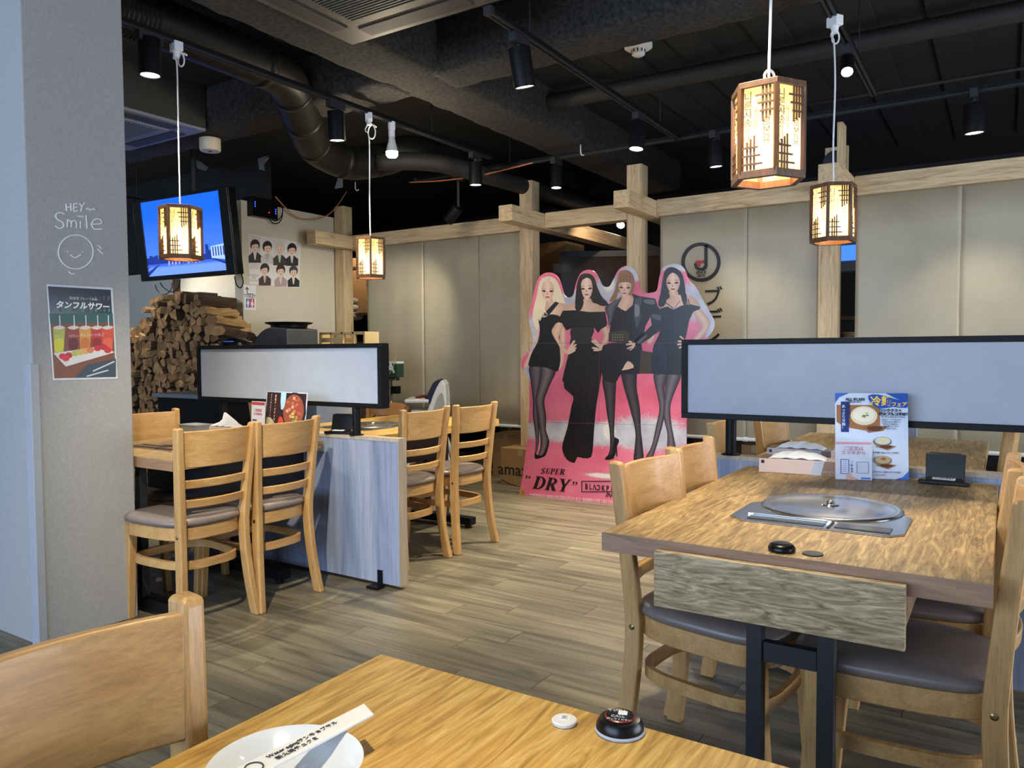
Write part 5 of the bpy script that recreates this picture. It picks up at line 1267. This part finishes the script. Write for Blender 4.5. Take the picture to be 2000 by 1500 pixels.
# ================================================================== POSTERS
class Flat2:
    """a printed sheet: maps pixel coordinates onto its own plane and keeps layers apart"""
    def __init__(s, conv, normal): s.c = conv; s.n = Vector(normal); s.k = 0.0006
    def poly(s, pts, col, parent, name, sm=1, rough=.4):
        s.k += .00002
        q = spline(pts, sm, True) if sm > 1 else pts
        mb = MB(); mb.poly([s.c(*p) + s.n*s.k for p in q])
        return mb.build(name, flat(col, rough) if not hasattr(col, 'name') else col, parent)
    def ell(s, cx, cy, rx, ry, col, parent, name, n=20): return s.poly([(cx + rx*math.cos(2*PI*k/n), cy + ry*math.sin(2*PI*k/n)) for k in range(n)], col, parent, name)
    def text(s, body, px, py, size, col, parent, rot, **kw):
        s.k += .00003
        return text(body, size, flat(col, .4), parent, s.c(px, py) + s.n*(s.k + .0006), rot, **kw)
ROT_X = (PI/2, 0, PI/2)     # on a wall that faces +x
ROT_Y = (PI/2, 0, 0)        # on a wall that faces -y
# drinks poster on the pillar
dp_ = Flat2(lambda a, b: on_x(a, b, -3.2485), (1, 0, 0))
po = thing('drinks_poster', 'laminated poster of fruit drinks and skewers on the grey pillar', 'poster', (0, 0, 0))
dp_.poly([(90, 555), (220, 562), (230, 740), (103, 743)], (206, 208, 210), po, 'paper_sheet', rough=.15)
dp_.poly([(93.5, 559), (216, 566), (226, 736), (106, 739)], (40, 44, 52), po, 'printed_background', rough=.15)
dp_.poly([(98, 628), (221, 628), (226, 736), (106, 739)], (122, 72, 46), po, 'printed_table')
dp_.poly([(96, 612), (220, 612), (221, 630), (98, 632)], (46, 92, 88), po, 'printed_shelf')
for k in range(14): dp_.ell(100 + k*8.6, 582 + (k % 3), 2.6, 5, ((58, 64, 76), (76, 84, 96), (48, 60, 78))[k % 3], po, 'printed_bottle', 8)
for k in range(14): dp_.ell(101 + k*8.6, 606, 2.4, 4, ((56, 110, 104), (70, 128, 120), (44, 84, 90))[k % 3], po, 'printed_bottle', 8)
for k, (x, c, d) in enumerate(((115, (178, 176, 76), (206, 200, 40)), (143, (150, 60, 46), (96, 24, 30)), (166, (212, 148, 60), (196, 110, 40)), (189, (190, 56, 40), (140, 30, 30)), (210, (208, 76, 50), (222, 96, 60)))):
    dp_.poly([(x - 12, 640), (x + 12, 639), (x + 9, 688), (x - 9, 690)], c, po, 'printed_glass')
    dp_.poly([(x - 8, 662), (x + 8, 662), (x + 7, 684), (x - 7, 686)], d, po, 'printed_fruit', 2)
    dp_.poly([(x - 12, 640), (x, 636), (x + 12, 639), (x, 644)], (214, 206, 196), po, 'printed_rim', 2)
    dp_.poly([(x, 616), (x + 2, 616), (x + 3, 640), (x + 1, 640)], (220, 218, 214), po, 'printed_straw')
dp_.poly([(104, 690), (196, 676), (224, 688), (128, 716)], (212, 208, 204), po, 'printed_tray', 1)
for k, (x, y, c) in enumerate(((122, 696, (196, 40, 44)), (134, 694, (190, 30, 40)), (128, 700, (206, 50, 50)), (146, 690, (176, 176, 70)), (156, 688, (190, 180, 84)), (166, 686, (214, 160, 90)), (176, 684, (206, 120, 70)), (190, 680, (196, 40, 40)), (202, 678, (186, 34, 38)), (210, 684, (200, 48, 46)))):
    dp_.ell(x, y, 7.5, 6, c, po, 'printed_skewer_fruit', 10)
dp_.poly([(146, 738), (170, 712), (226, 700), (226, 736)], (60, 70, 82), po, 'printed_film')
for a in ((180, 724, 222, 705), (168, 734, 210, 722)): dp_.poly([(a[0], a[1]), (a[2], a[3]), (a[2] + 2, a[3] + 2), (a[0] + 2, a[1] + 2)], (196, 202, 206), po, 'printed_glint')
dp_.text('タンフルサワー', 162, 598, .032, (238, 238, 236), po, ROT_X, shear=.15, bold=.0012)
dp_.text('新感覚フルーツあめ', 163, 584, .013, (214, 214, 214), po, ROT_X)
for x, y, s in ((115, 658, 'パイン'), (143, 657, 'ベリー'), (168, 655, 'オレンジ'), (193, 654, 'いちご')): dp_.text(s, x, y, .014, (232, 226, 214), po, ROT_X, shear=.2)
# group photo poster
gp = Flat2(lambda a, b: on_x(a, b, -5.928), (1, 0, 0))
gpo = thing('group_photo_poster', 'white photo poster of seven young men in school blazers on the cream wall', 'poster', (0, 0, 0))
gp.poly([(486, 457), (588, 474), (584, 563), (487, 554)], (222, 218, 212), gpo, 'paper_sheet')
for x0, x1, y0, y1, c in ((488, 509, 460, 525, (206, 198, 192)), (511, 531, 464, 515, (216, 210, 206)), (533, 557, 467, 512, (210, 206, 204)), (560, 584, 472, 520, (214, 208, 206))):
    gp.poly([(x0, y0), (x1, y0 + 3), (x1 - 1, y1), (x0, y1)], c, gpo, 'printed_panel')
def man(cx, cy, s, hair, coat, shirt, side=0):
    gp.poly([(cx - s*1.3, cy + s*3.4), (cx - s*1.35, cy + s*2.0), (cx - s*.5, cy + s*1.25), (cx + s*.5, cy + s*1.25), (cx + s*1.35, cy + s*2.0), (cx + s*1.3, cy + s*3.4)], coat, gpo, 'printed_coat', 1)
    gp.poly([(cx - s*.35, cy + s*1.2), (cx + s*.35, cy + s*1.2), (cx + s*.1, cy + s*2.8), (cx - s*.1, cy + s*2.8)], shirt, gpo, 'printed_shirt', 1)
    gp.ell(cx, cy - s*.25, s*1.0, s*1.2, hair, gpo, 'printed_hair', 14)
    gp.ell(cx + side*s*.1, cy + s*.2, s*.72, s*1.0, (226, 194, 172), gpo, 'printed_face', 14)
    gp.poly([(cx - s*.85, cy - s*.1), (cx - s*.6, cy - s*1.0), (cx + s*.5, cy - s*1.05), (cx + s*.85, cy - s*.1), (cx + s*.4, cy - s*.45), (cx - s*.3, cy - s*.35)], hair, gpo, 'printed_fringe', 2)
    for k in (-1, 1): gp.ell(cx + k*s*.3 + side*s*.1, cy + s*.15, s*.13, s*.07, (40, 28, 26), gpo, 'printed_eye', 8)
    gp.ell(cx + side*s*.1, cy + s*.75, s*.2, s*.08, (170, 92, 84), gpo, 'printed_lips', 8)
man(498, 481, 9.5, (42, 32, 30), (38, 36, 42), (210, 208, 206), 0); man(522, 484, 9.5, (34, 28, 28), (196, 192, 188), (170, 166, 160), 1)
man(546, 486, 9.5, (206, 196, 184), (52, 60, 54), (198, 196, 190), 0); man(570, 488, 9.2, (30, 26, 28), (44, 42, 50), (214, 210, 206), 0)
man(517, 527, 9.0, (34, 28, 28), (74, 46, 48), (196, 190, 188), -1); man(548, 529, 9.0, (52, 40, 36), (176, 150, 152), (206, 202, 200), 0); man(573, 531, 8.6, (62, 66, 74), (40, 42, 50), (214, 212, 208), 0)
gp.poly([(487.5, 530), (503, 527), (504, 552), (488, 551)], (226, 222, 216), gpo, 'printed_corner')
gp.text('CHARGE\nTHE\nYOUTH', 495, 543, .028, (150, 146, 140), gpo, ROT_X, line=.9)
# toilet sign
ts = Flat2(lambda a, b: on_x(a, b, -5.9275), (1, 0, 0))
tso = thing('toilet_sign', 'white toilet sign with an arrow and blue and red figures on the cream wall', 'sign', (0, 0, 0))
ts.poly([(476, 556), (499.5, 558), (500, 606), (477.5, 604.5)], (226, 224, 220), tso, 'sign_sheet')
for q in ([(481.5, 563), (483, 563), (483.5, 573.2), (495, 573.6), (495, 575.2), (482, 574.8)], [(482, 560), (486.5, 565.5), (485, 566.2), (482.2, 563), (480, 566), (478.8, 565)]): ts.poly(q, (44, 42, 40), tso, 'printed_arrow')
ts.text('TOILET', 488, 578.8, .040, (52, 50, 48), tso, ROT_X, bold=.0008)
for x0, x1, c in ((480.5, 488, (36, 84, 160)), (488.4, 496.5, (196, 48, 52))):
    ts.poly([(x0, 583), (x1, 583.4), (x1, 601), (x0, 600.4)], c, tso, 'printed_square')
    cx = (x0 + x1)/2; ts.ell(cx, 586.3, 1.3, 1.6, (232, 230, 226), tso, 'printed_head', 10)
ts.poly([(482, 588.5), (486.6, 588.6), (486.6, 594), (485.6, 594), (485.6, 599.5), (483, 599.4), (483, 594), (482, 594)], (232, 230, 226), tso, 'printed_man')
ts.poly([(491.2, 588.6), (493.8, 588.6), (495.6, 595.5), (494, 595.5), (493.6, 600), (491.4, 600), (491, 595.4), (489.6, 595.4)], (232, 230, 226), tso, 'printed_woman')

# ================================================================== TABLE-TOP THINGS
def tissue_box(label, loc, rz, L=.25, big=True):
    t = thing('tissue_box', label, 'tissue box', loc, rz)
    w, d, h = L/2, .058, .052
    MB().box(-w, w, -d, d, 0, h).build('carton', flat((216, 196, 192), .5), t, bevel=.0015)
    e = -d - .0006
    def P(pts, c, nm): MB().poly([(x, e, z) for x, z in pts]).build(nm, flat(c, .5), t)
    P([(w - .085, 0), (w - .048, 0), (w - .036, h), (w - .068, h)], (178, 190, 206), 'printed_band')
    P([(w - .048, 0), (w - .001, 0), (w - .001, h), (w - .036, h)], (140, 112, 92), 'printed_corner')
    P([(-w + .008, h - .018), (-w + .020, h - .018), (-w + .020, h - .006), (-w + .008, h - .006)], (30, 30, 32), 'printed_square')
    text('SOFTIMO', .0085, flat((196, 178, 164), .5), t, (w - .022, e - .0006, .014), space=1.1); text('tissue', .005, flat((196, 178, 164), .5), t, (w - .017, e - .0006, .006))
    MB().box(-w, -w + .032, -d, d, h + .0002, h + .0008).build('printed_top', flat((140, 112, 92), .5), t)
    MB().box(-w + .05, w - .05, -.018, .018, h + .0002, h + .0010).build('opening', flat((160, 160, 158), .5), t)
    n, m = 22, 9; mb = MB(); 
    for i in range(n + 1):
        u = i/n; x = -w + .035 + u*(2*w - .065)
        for j in range(m):
            v_ = j/(m - 1); y = -.045*(v_ - .35)*1.7
            hh = (.026*abs(math.sin(PI*min(1, u*1.02)))**.5)*(1 - (2*v_ - .75)**2*.55)
            mb.vert((x, y + .004*math.sin(u*19 + v_*4), h + .001 + max(hh, 0) + .0035*math.sin(u*23 + v_*7)*u*(1 - u)*3))
    for i in range(n):
        for j in range(m - 1): a = i*m + j; mb.face((a, a + m, a + m + 1, a + 1))
    o = mb.build('tissue', flat((238, 240, 242), .8), t, smooth=True); q = o.modifiers.new('s', 'SOLIDIFY'); q.thickness = .001
    return t
tissue_box('pink and brown tissue box on the table with the blue menu', (-.645, 2.985, .7205), .10, .265)
TB2 = tissue_box('second tissue box on the partition just behind the front one', (-.70, 3.30, .7205), .0, .25)
TB3 = tissue_box('pale pink tissue box behind the chair backs at the left table', (-3.62, 2.72, .7205), .05, .25)
for k in (0,):
    cone = MB(); cone.rings([[(-.07, -.03, .052), (.07, -.03, .052), (.075, .03, .052), (-.07, .03, .052)], [(-.03, -.012, .09), (.05, -.01, .085), (.05, .012, .085), (-.02, .014, .092)], [(-.025, -.004, .125), (-.01, -.002, .122), (-.008, .004, .122), (-.024, .004, .128)]])
    cone.build('pulled_tissue', flat((226, 228, 230), .8), TB3)
a = on_z(372, 862, .72); gx = thing('grey_box', 'plain grey box beside the pale pink tissue box', 'box', (-3.77, 2.62, .7205))
MB().box(-.07, .07, -.05, .05, 0, .060).build('carton', flat((128, 130, 132), .5), gx, bevel=.002); MB().box(-.072, .072, -.052, .052, .060, .066).build('lid', flat((150, 152, 154), .5), gx)

def tablet_stand(label, loc, rz, slip=True):
    t = thing('phone_stand', label, 'stand', loc, rz); m = PLASTIC_BK
    MB().prism([(-.075, -.055), (.075, -.055), (.075, -.02), (.060, .01), (-.060, .01), (-.075, -.02)], 0, .014).build('base', m, t, bevel=.003)
    mb = MB(); mb.rings([[(-.058, -.012, .012), (.058, -.012, .012), (.058, -.002, .012), (-.058, -.002, .012)], [(-.060, .010, .098), (.060, .010, .098), (.060, .020, .098), (-.060, .020, .098)]]); mb.build('back_plate', m, t, bevel=.002)
    MB().box(-.050, .045, .012, .024, .097, .101).build('top_lip', m, t, bevel=.001)
    mb = MB(); mb.rings([[(-.05, -.050, .0145), (.05, -.050, .0145), (.05, -.020, .020), (-.05, -.020, .020)], [(-.05, -.050, .0155), (.05, -.050, .0155), (.05, -.020, .021), (-.05, -.020, .021)]]); mb.build('rest_ledge', m, t)
    if slip:
        M = Matrix.Translation((0, -.036, .0185)) @ Matrix.Rotation(.18, 4, 'X')
        MB().box(-.034, .034, -.010, .010, 0, .0008, M).build('white_label', flat((220, 222, 224), .5), t)
        o = text('テーブル番号 2', .0085, flat((110, 112, 116), .5), t, M @ Vector((0, 0, .0016)), (.18, 0, 0))
    return t
tablet_stand('glossy black stand at the far right of the weathered table', (-.165, 2.99, .7205), -.05)
tablet_stand('black stand on the low partition in front of the left screen', (-2.93, 2.905, .7525), .25)
# ---- blue cold-noodle menu with the ordering card
def sheet(name, label, cat, bl, br, h, lean, cornersize=.004, col=(196, 210, 230), t=.003):
    """upright laminated sheet: bl, br lower corners; returns the thing and a mapper from (u right 0..1, v up 0..1)"""
    bl, br = Vector(bl), Vector(br); e = (br - bl); w = e.length; e.normalize(); n = Vector((e.y, -e.x, 0))
    rz = math.atan2(e.y, e.x)
    th = thing(name, label, cat, bl, rz)
    up = Vector((0, math.sin(lean), math.cos(lean))); nl = Vector((0, -math.cos(lean), math.sin(lean)))
    def mp(u, v_, k=0.0): return Vector((u*w, 0, 0)) + up*(v_*h) + nl*k
    mb = MB(); mb.rings([[mp(0, 0), mp(1, 0), mp(1, 1), mp(0, 1)], [mp(0, 0, -t), mp(1, 0, -t), mp(1, 1, -t), mp(0, 1, -t)]]); mb.build('laminated_sheet', flat(col, .12, coat=.4), th)
    st_ = {'k': .0004}
    def poly(pts, c, nm, sm=1):
        st_['k'] += .00003; q = spline(pts, sm, True) if sm > 1 else pts
        m2 = MB(); m2.poly([mp(u, v_, st_['k']) for u, v_ in q]); return m2.build(nm, flat(c, .25), th)
    def ell(u, v_, ru, rv, c, nm, nseg=18): return poly([(u + ru*math.cos(2*PI*k/nseg), v_ + rv*math.sin(2*PI*k/nseg)) for k in range(nseg)], c, nm)
    def tx(s, u, v_, size, c, **kw):
        st_['k'] += .00005; return text(s, size, flat(c, .4), th, mp(u, v_, st_['k'] + .0006), (PI/2 - lean, 0, 0), **kw)
    return th, poly, ell, tx
MBL, MBR = on_z(1632, 933, .7215), on_z(1775, 937, .7215)
th, poly, ell, tx = sheet('cold_noodle_menu', 'tall laminated blue and white cold noodle menu leaning on the right divider', 'menu', MBL, MBR, .302, .10)
poly([(.70, 1), (1, 1), (1, .90), (.86, .93)], (40, 84, 168), 'printed_brush'); poly([(0, 1), (.2, 1), (.06, .95), (0, .88)], (60, 104, 190), 'printed_brush')
poly([(.82, 0), (1, 0), (1, .10), (.92, .03)], (56, 116, 210), 'printed_brush'); poly([(0, .0), (0, .2), (.04, .12), (.10, 0)], (56, 116, 210), 'printed_brush')
poly([(.02, .86), (.62, .86), (.62, .62), (.42, .56), (.12, .60), (.02, .66)], (150, 104, 66), 'printed_photo_table', 1)
ell(.40, .735, .185, .112, (214, 206, 178), 'printed_bowl'); ell(.40, .745, .15, .085, (228, 224, 204), 'printed_broth')
for k in range(8): ell(.36 + R.random()*.10, .72 + R.random()*.06, .02, .010, ((96, 130, 70), (140, 160, 96), (206, 206, 180))[k % 3], 'printed_garnish', 8)
poly([(.38, .60), (.52, .63), (.72, .61), (.66, .56), (.46, .535)], (140, 96, 60), 'printed_board'); poly([(.44, .60), (.54, .615), (.66, .60), (.60, .56), (.48, .56)], (92, 56, 38), 'printed_meat', 2)
poly([(.08, .90), (.19, .90), (.19, .54), (.08, .54)], (34, 56, 120), 'printed_brush_left'); tx('昔ながらのさっぱり麺！', .135, .72, .001, (240, 240, 240)) if False else None
for k, s in enumerate('あっさり冷麺！'): tx(s, .115, .84 - k*.042, .0125, (226, 232, 240))
for k, s in enumerate('本場韓国オイシイ'): tx(s, .185, .87 - k*.034, .0125, (30, 44, 90), bold=.0004)
tx('ALL ¥1,650', .28, .925, .0135, (26, 32, 52), bold=.0005); tx('(税込¥1,815)', .27, .895, .008, (26, 32, 52))
poly([(.46, .97), (.60, .985), (.84, .93), (.99, .90), (.98, .83), (.80, .84), (.62, .82), (.50, .88)], (36, 80, 170), 'printed_banner', 2)
tx('冷麺', .635, .90, .036, (248, 206, 70), bold=.0008); tx('フェア', .88, .868, .017, (248, 206, 70), bold=.0005)
tx('コンククス＋', .76, .797, .0125, (24, 28, 40), bold=.0006); tx('炭火プルコギSET', .80, .755, .0125, (24, 28, 40), bold=.0006); tx('콩국수+숯불 불고기 SET', .80, .722, .0078, (70, 76, 92))
for k in range(5): tx(('大豆のスープで仕上げた', 'コク深い冷たい麺です。', '甘辛だれで香ばしい', '炭火焼プルコギと', '一緒にどうぞ。')[k], .77, .69 - k*.026, .0062, (60, 66, 84))
for j, (v_, b, g) in enumerate(((.435, (196, 200, 190), (214, 196, 120)), (.215, (176, 156, 120), (150, 96, 70)))):
    ell(.65, v_, .125, .055, (120, 110, 96), 'printed_bowl'); ell(.65, v_ + .008, .108, .043, b, 'printed_noodles'); ell(.66, v_ + .02, .04, .018, g, 'printed_topping', 10)
    poly([(.55, v_ - .055), (.66, v_ - .035), (.84, v_ - .05), (.72, v_ - .10)], (150, 108, 70), 'printed_board'); poly([(.60, v_ - .055), (.67, v_ - .04), (.79, v_ - .055), (.70, v_ - .085)], (90, 54, 36), 'printed_meat', 2)
tx('水冷麺＋炭火プルコギSET', .69, .305, .0075, (24, 28, 40)); tx('ビビンククス＋炭火プルコギSET', .67, .08, .0075, (24, 28, 40)); tx('※ライス付き', .62, .045, .006, (190, 50, 50))
q0, q1 = on_z(1634, 934, .7215), on_z(1705, 936, .7215)
th, poly, ell, tx = sheet('order_card', 'small pale laminated ordering card in front of the cold noodle menu', 'card', q0 + Vector((0, -.022, 0)), q1 + Vector((0, -.022, 0)), .137, .08, col=(206, 214, 228))
poly([(.02, .90), (.98, .90), (.98, .96), (.02, .96)], (206, 150, 160), 'printed_band')
tx('ご注文は', .5, .79, .0165, (196, 116, 116)); tx('スマホから', .5, .68, .0165, (196, 116, 116))
poly([(.14, .52), (.38, .52), (.38, .14), (.14, .14)], (84, 110, 160), 'printed_phone'); poly([(.165, .50), (.355, .50), (.355, .16), (.165, .16)], (206, 216, 232), 'printed_phone_screen')
for k in range(6): poly([(.19, .47 - k*.05), (.33, .47 - k*.05), (.33, .455 - k*.05), (.19, .455 - k*.05)], (130, 150, 190), 'printed_line')
poly([(.58, .46), (.92, .46), (.92, .16), (.58, .16)], (150, 160, 178), 'printed_frame'); poly([(.61, .44), (.89, .44), (.89, .18), (.61, .18)], (196, 206, 222), 'printed_frame')
poly([(.30, 0), (.34, .14), (.42, .18), (.46, .08), (.58, .04), (.60, 0)], (216, 170, 160), 'printed_hand', 2); tx('簡単!早い!', .46, .33, .0095, (60, 90, 150)).rotation_euler = (PI/2 - .08, -PI/2, 0)
poly([(.70, .02), (.96, .02), (.96, .06), (.70, .06)], (60, 120, 200), 'printed_logo_bar')
# ---- food menu and ordering card on the left table
f0, f1 = on_y(513, 834, 2.70), on_y(604, 832, 2.70)
th, poly, ell, tx = sheet('food_menu', 'dark laminated food menu with a meat dish photo on the left table', 'menu', (f0.x, 2.70, .7215), (f1.x, 2.66, .7215), .255, .12, col=(206, 212, 220))
poly([(.02, .015), (.98, .015), (.98, .98), (.02, .98)], (58, 28, 30), 'printed_background')
poly([(.02, .02), (.22, .02), (.22, .40), (.06, .46), (.02, .3)], (206, 188, 150), 'printed_sparkle', 2)
ell(.70, .60, .30, .40, (34, 32, 34), 'printed_pan'); ell(.70, .62, .25, .34, (150, 78, 56), 'printed_stew')
for k in range(26): a = R.uniform(0, 6.3); q = R.random()**.5; ell(.70 + .21*q*math.cos(a), .62 + .29*q*math.sin(a), .035, .035, ((206, 130, 100), (184, 96, 70), (222, 160, 126), (166, 74, 52))[k % 4], 'printed_meat', 8)
for k in range(7): ell(.74 + R.uniform(-.06, .07), .50 + R.uniform(-.10, .10), .04, .022, ((96, 150, 60), (190, 196, 90))[k % 2], 'printed_leaf', 8)
poly([(.36, .28), (.46, .26), (.48, .42), (.40, .50), (.35, .42)], (210, 70, 46), 'printed_tomato', 2); poly([(.37, .98), (.50, .98), (.48, .70), (.40, .64)], (170, 206, 220), 'printed_splash', 2)
for k, s in enumerate('鉄板チーズタッカルビ'): tx(s, .25, .90 - k*.068, .0165, (226, 206, 150))
for k, s in enumerate('おすすめ人気メニュー'): tx(s, .14, .92 - k*.052, .011, (220, 200, 180))
MB().box(.085, .135, -.012, .004, .005, .075).build('black_clip', PLASTIC_BK, th)
c0_, c1_ = on_y(489, 832, 2.68), on_y(518, 832, 2.68)
th, poly, ell, tx = sheet('order_card', 'small red and white ordering card left of the dark food menu', 'card', (c0_.x, 2.68, .7215), (c1_.x, 2.67, .7215), .20, .06, col=(222, 220, 220))
poly([(.02, .90), (.98, .90), (.98, .98), (.02, .98)], (196, 70, 60), 'printed_band'); tx('ご注文は', .5, .76, .017, (190, 60, 56), bold=.0004); tx('スマホから', .5, .66, .016, (190, 60, 56), bold=.0004)
poly([(.10, .52), (.42, .52), (.42, .08), (.10, .08)], (60, 62, 70), 'printed_phone'); poly([(.14, .48), (.38, .48), (.38, .12), (.14, .12)], (222, 224, 228), 'printed_phone_screen'); poly([(.54, .34), (.90, .34), (.90, .10), (.54, .10)], (170, 172, 178), 'printed_frame')
# ---- small things on the near edge of the weathered table
def buzzer(label, loc, rz, r=.030, text_=False):
    t = thing('call_button', label, 'button', loc, rz); 
    autosmooth(MB().lathe([(r*.78, 0), (r, .004), (r*1.0, .009), (r*.85, .0155), (r*.55, .018), (.001, .0185)], 36).build('case', PLASTIC_BK, t))
    autosmooth(MB().lathe([(r*.60, .0176), (r*.60, .0192), (r*.2, .0202), (.001, .0202)], 28).build('press_disc', flat((34, 30, 32), .2), t)) 
    MB().box(-.005, .005, r*.92, r*1.1, .003, .008).build('tab', PLASTIC_BK, t, bevel=.001)
    return t
bz = buzzer('oval glossy black call button on the near edge of the weathered table', (-.421, 1.790, .7205), .3)
text('呼出', .012, flat((96, 90, 90), .4), bz, (0, 0, .0206), (0, 0, 0))
tag(autosmooth(MB().lathe([(.022, 0), (.0225, .0015), (.022, .0028), (.001, .003)], 28, (-.355, 1.796, .7205)).build('black_disc', flat((30, 30, 31), .5))), 'flat matte black disc right of the black call button', 'disc')
b2 = buzzer('dark round call button with a red ring, on the foreground table', (-.384, .835, .7205), .35, .0285)
MB().lathe([(.0185, .0177), (.0185, .0184), (.0168, .0195), (.0168, .0177)], 28, cap=False).build('red_ring', flat((120, 34, 30), .35), b2)
text('呼び出し', .0062, flat((196, 186, 176), .4), b2, (-.003, .008, .0206), (0, 0, 0)); text('CALL', .007, flat((196, 186, 176), .4), b2, (-.002, -.007, .0206), (0, 0, 0)); text('押してください', .0042, flat((196, 186, 176), .4), b2, (0, -.0135, .0200), (0, 0, 0))
MB().box(-.002, .009, -.003, .006, .0203, .0222).build('white_chip', flat((232, 232, 230), .4), b2, bevel=.001)
autosmooth(MB().lathe([(.0295, .0), (.0305, .002), (.029, .004)], 32, cap=False).build('pale_base_ring', flat((168, 176, 190), .3), b2))
ck = thing('white_token', 'small white round button tag on the foreground table', 'token', (-.450, .816, .7205), .4)
autosmooth(MB().lathe([(.0150, 0), (.0158, .0015), (.0158, .004), (.0145, .0052), (.001, .0054)], 28).build('disc', flat((226, 226, 224), .35), ck))
MB().box(-.007, .007, -.005, .007, .0053, .0058).build('raised_square', flat((236, 236, 234), .35), ck, bevel=.0004); text('回', .008, flat((190, 190, 190), .4), ck, (0, .001, .0062), (0, 0, 0))
# ---- white dish and chopstick sleeve
DPOS = on_z(557, 1487, .757); DPOS.z = .7205
ds = thing('white_dish', 'shallow white glossy dish at the foreground table edge', 'dish', DPOS)
GLAZE = flat((222, 226, 230), .12, coat=.5)
autosmooth(MB().lathe([(.001, .004), (.03, .0), (.034, .0), (.036, .004), (.060, .020), (.0785, .034), (.080, .0355), (.079, .0365), (.075, .0352), (.055, .0212), (.032, .009), (.001, .0075)], 56).build('bowl', GLAZE, ds), 60)
sl = thing('chopstick_sleeve', 'white paper chopstick sleeve with black lettering lying across the dish', 'sleeve', (0, 0, 0))
e1 = on_z(728, 1388, .757); e0 = on_z(490, 1512, .757)
ax_ = (e1 - e0); Ls = .215; ax_.normalize(); sl.location = e1 - ax_*Ls + Vector((0, 0, .002)); sl.rotation_euler = (0, 0, math.atan2(ax_.y, ax_.x))
MB().prism([(0, -.0145), (Ls - .012, -.0145), (Ls, .0145), (0, .0145)], 0, .003).build('paper', flat((228, 228, 228), .6), sl, bevel=.0008)
for s, x, y, z_ in (('Water agingサンキョプサル', .118, .0045, .0078), ('新火焼チュクミ', .102, -.0055, .0078)): text(s, z_, flat((70, 70, 72), .6), sl, (x, y, .0036), (0, 0, 0))
mb = MB(); mb.tube([(.052 + .009*math.cos(a), .0095*math.sin(a), .0034) for a in [k*.4 for k in range(-3, 9)]], .0009, 6); mb.build('printed_swirl', flat((60, 60, 62), .6), sl)
text('ブディ', .008, flat((40, 40, 42), .6), sl, (.036, .002, .0036), (0, 0, 0), bold=.0003); text('since 2015', .0035, flat((200, 60, 60), .6), sl, (.046, -.007, .0036), (0, 0, 0))
for k, yy in enumerate((-.004, .004)): tag(MB().tube([Vector(sl.location) + Vector((0, 0, -.0012)) + ax_*(-.01), Vector(sl.location) + Vector((0, 0, -.0012)) + ax_*(.04)], .001, 6).build('chopstick', flat((214, 190, 150), .6)), 'x', 'x') if False else None
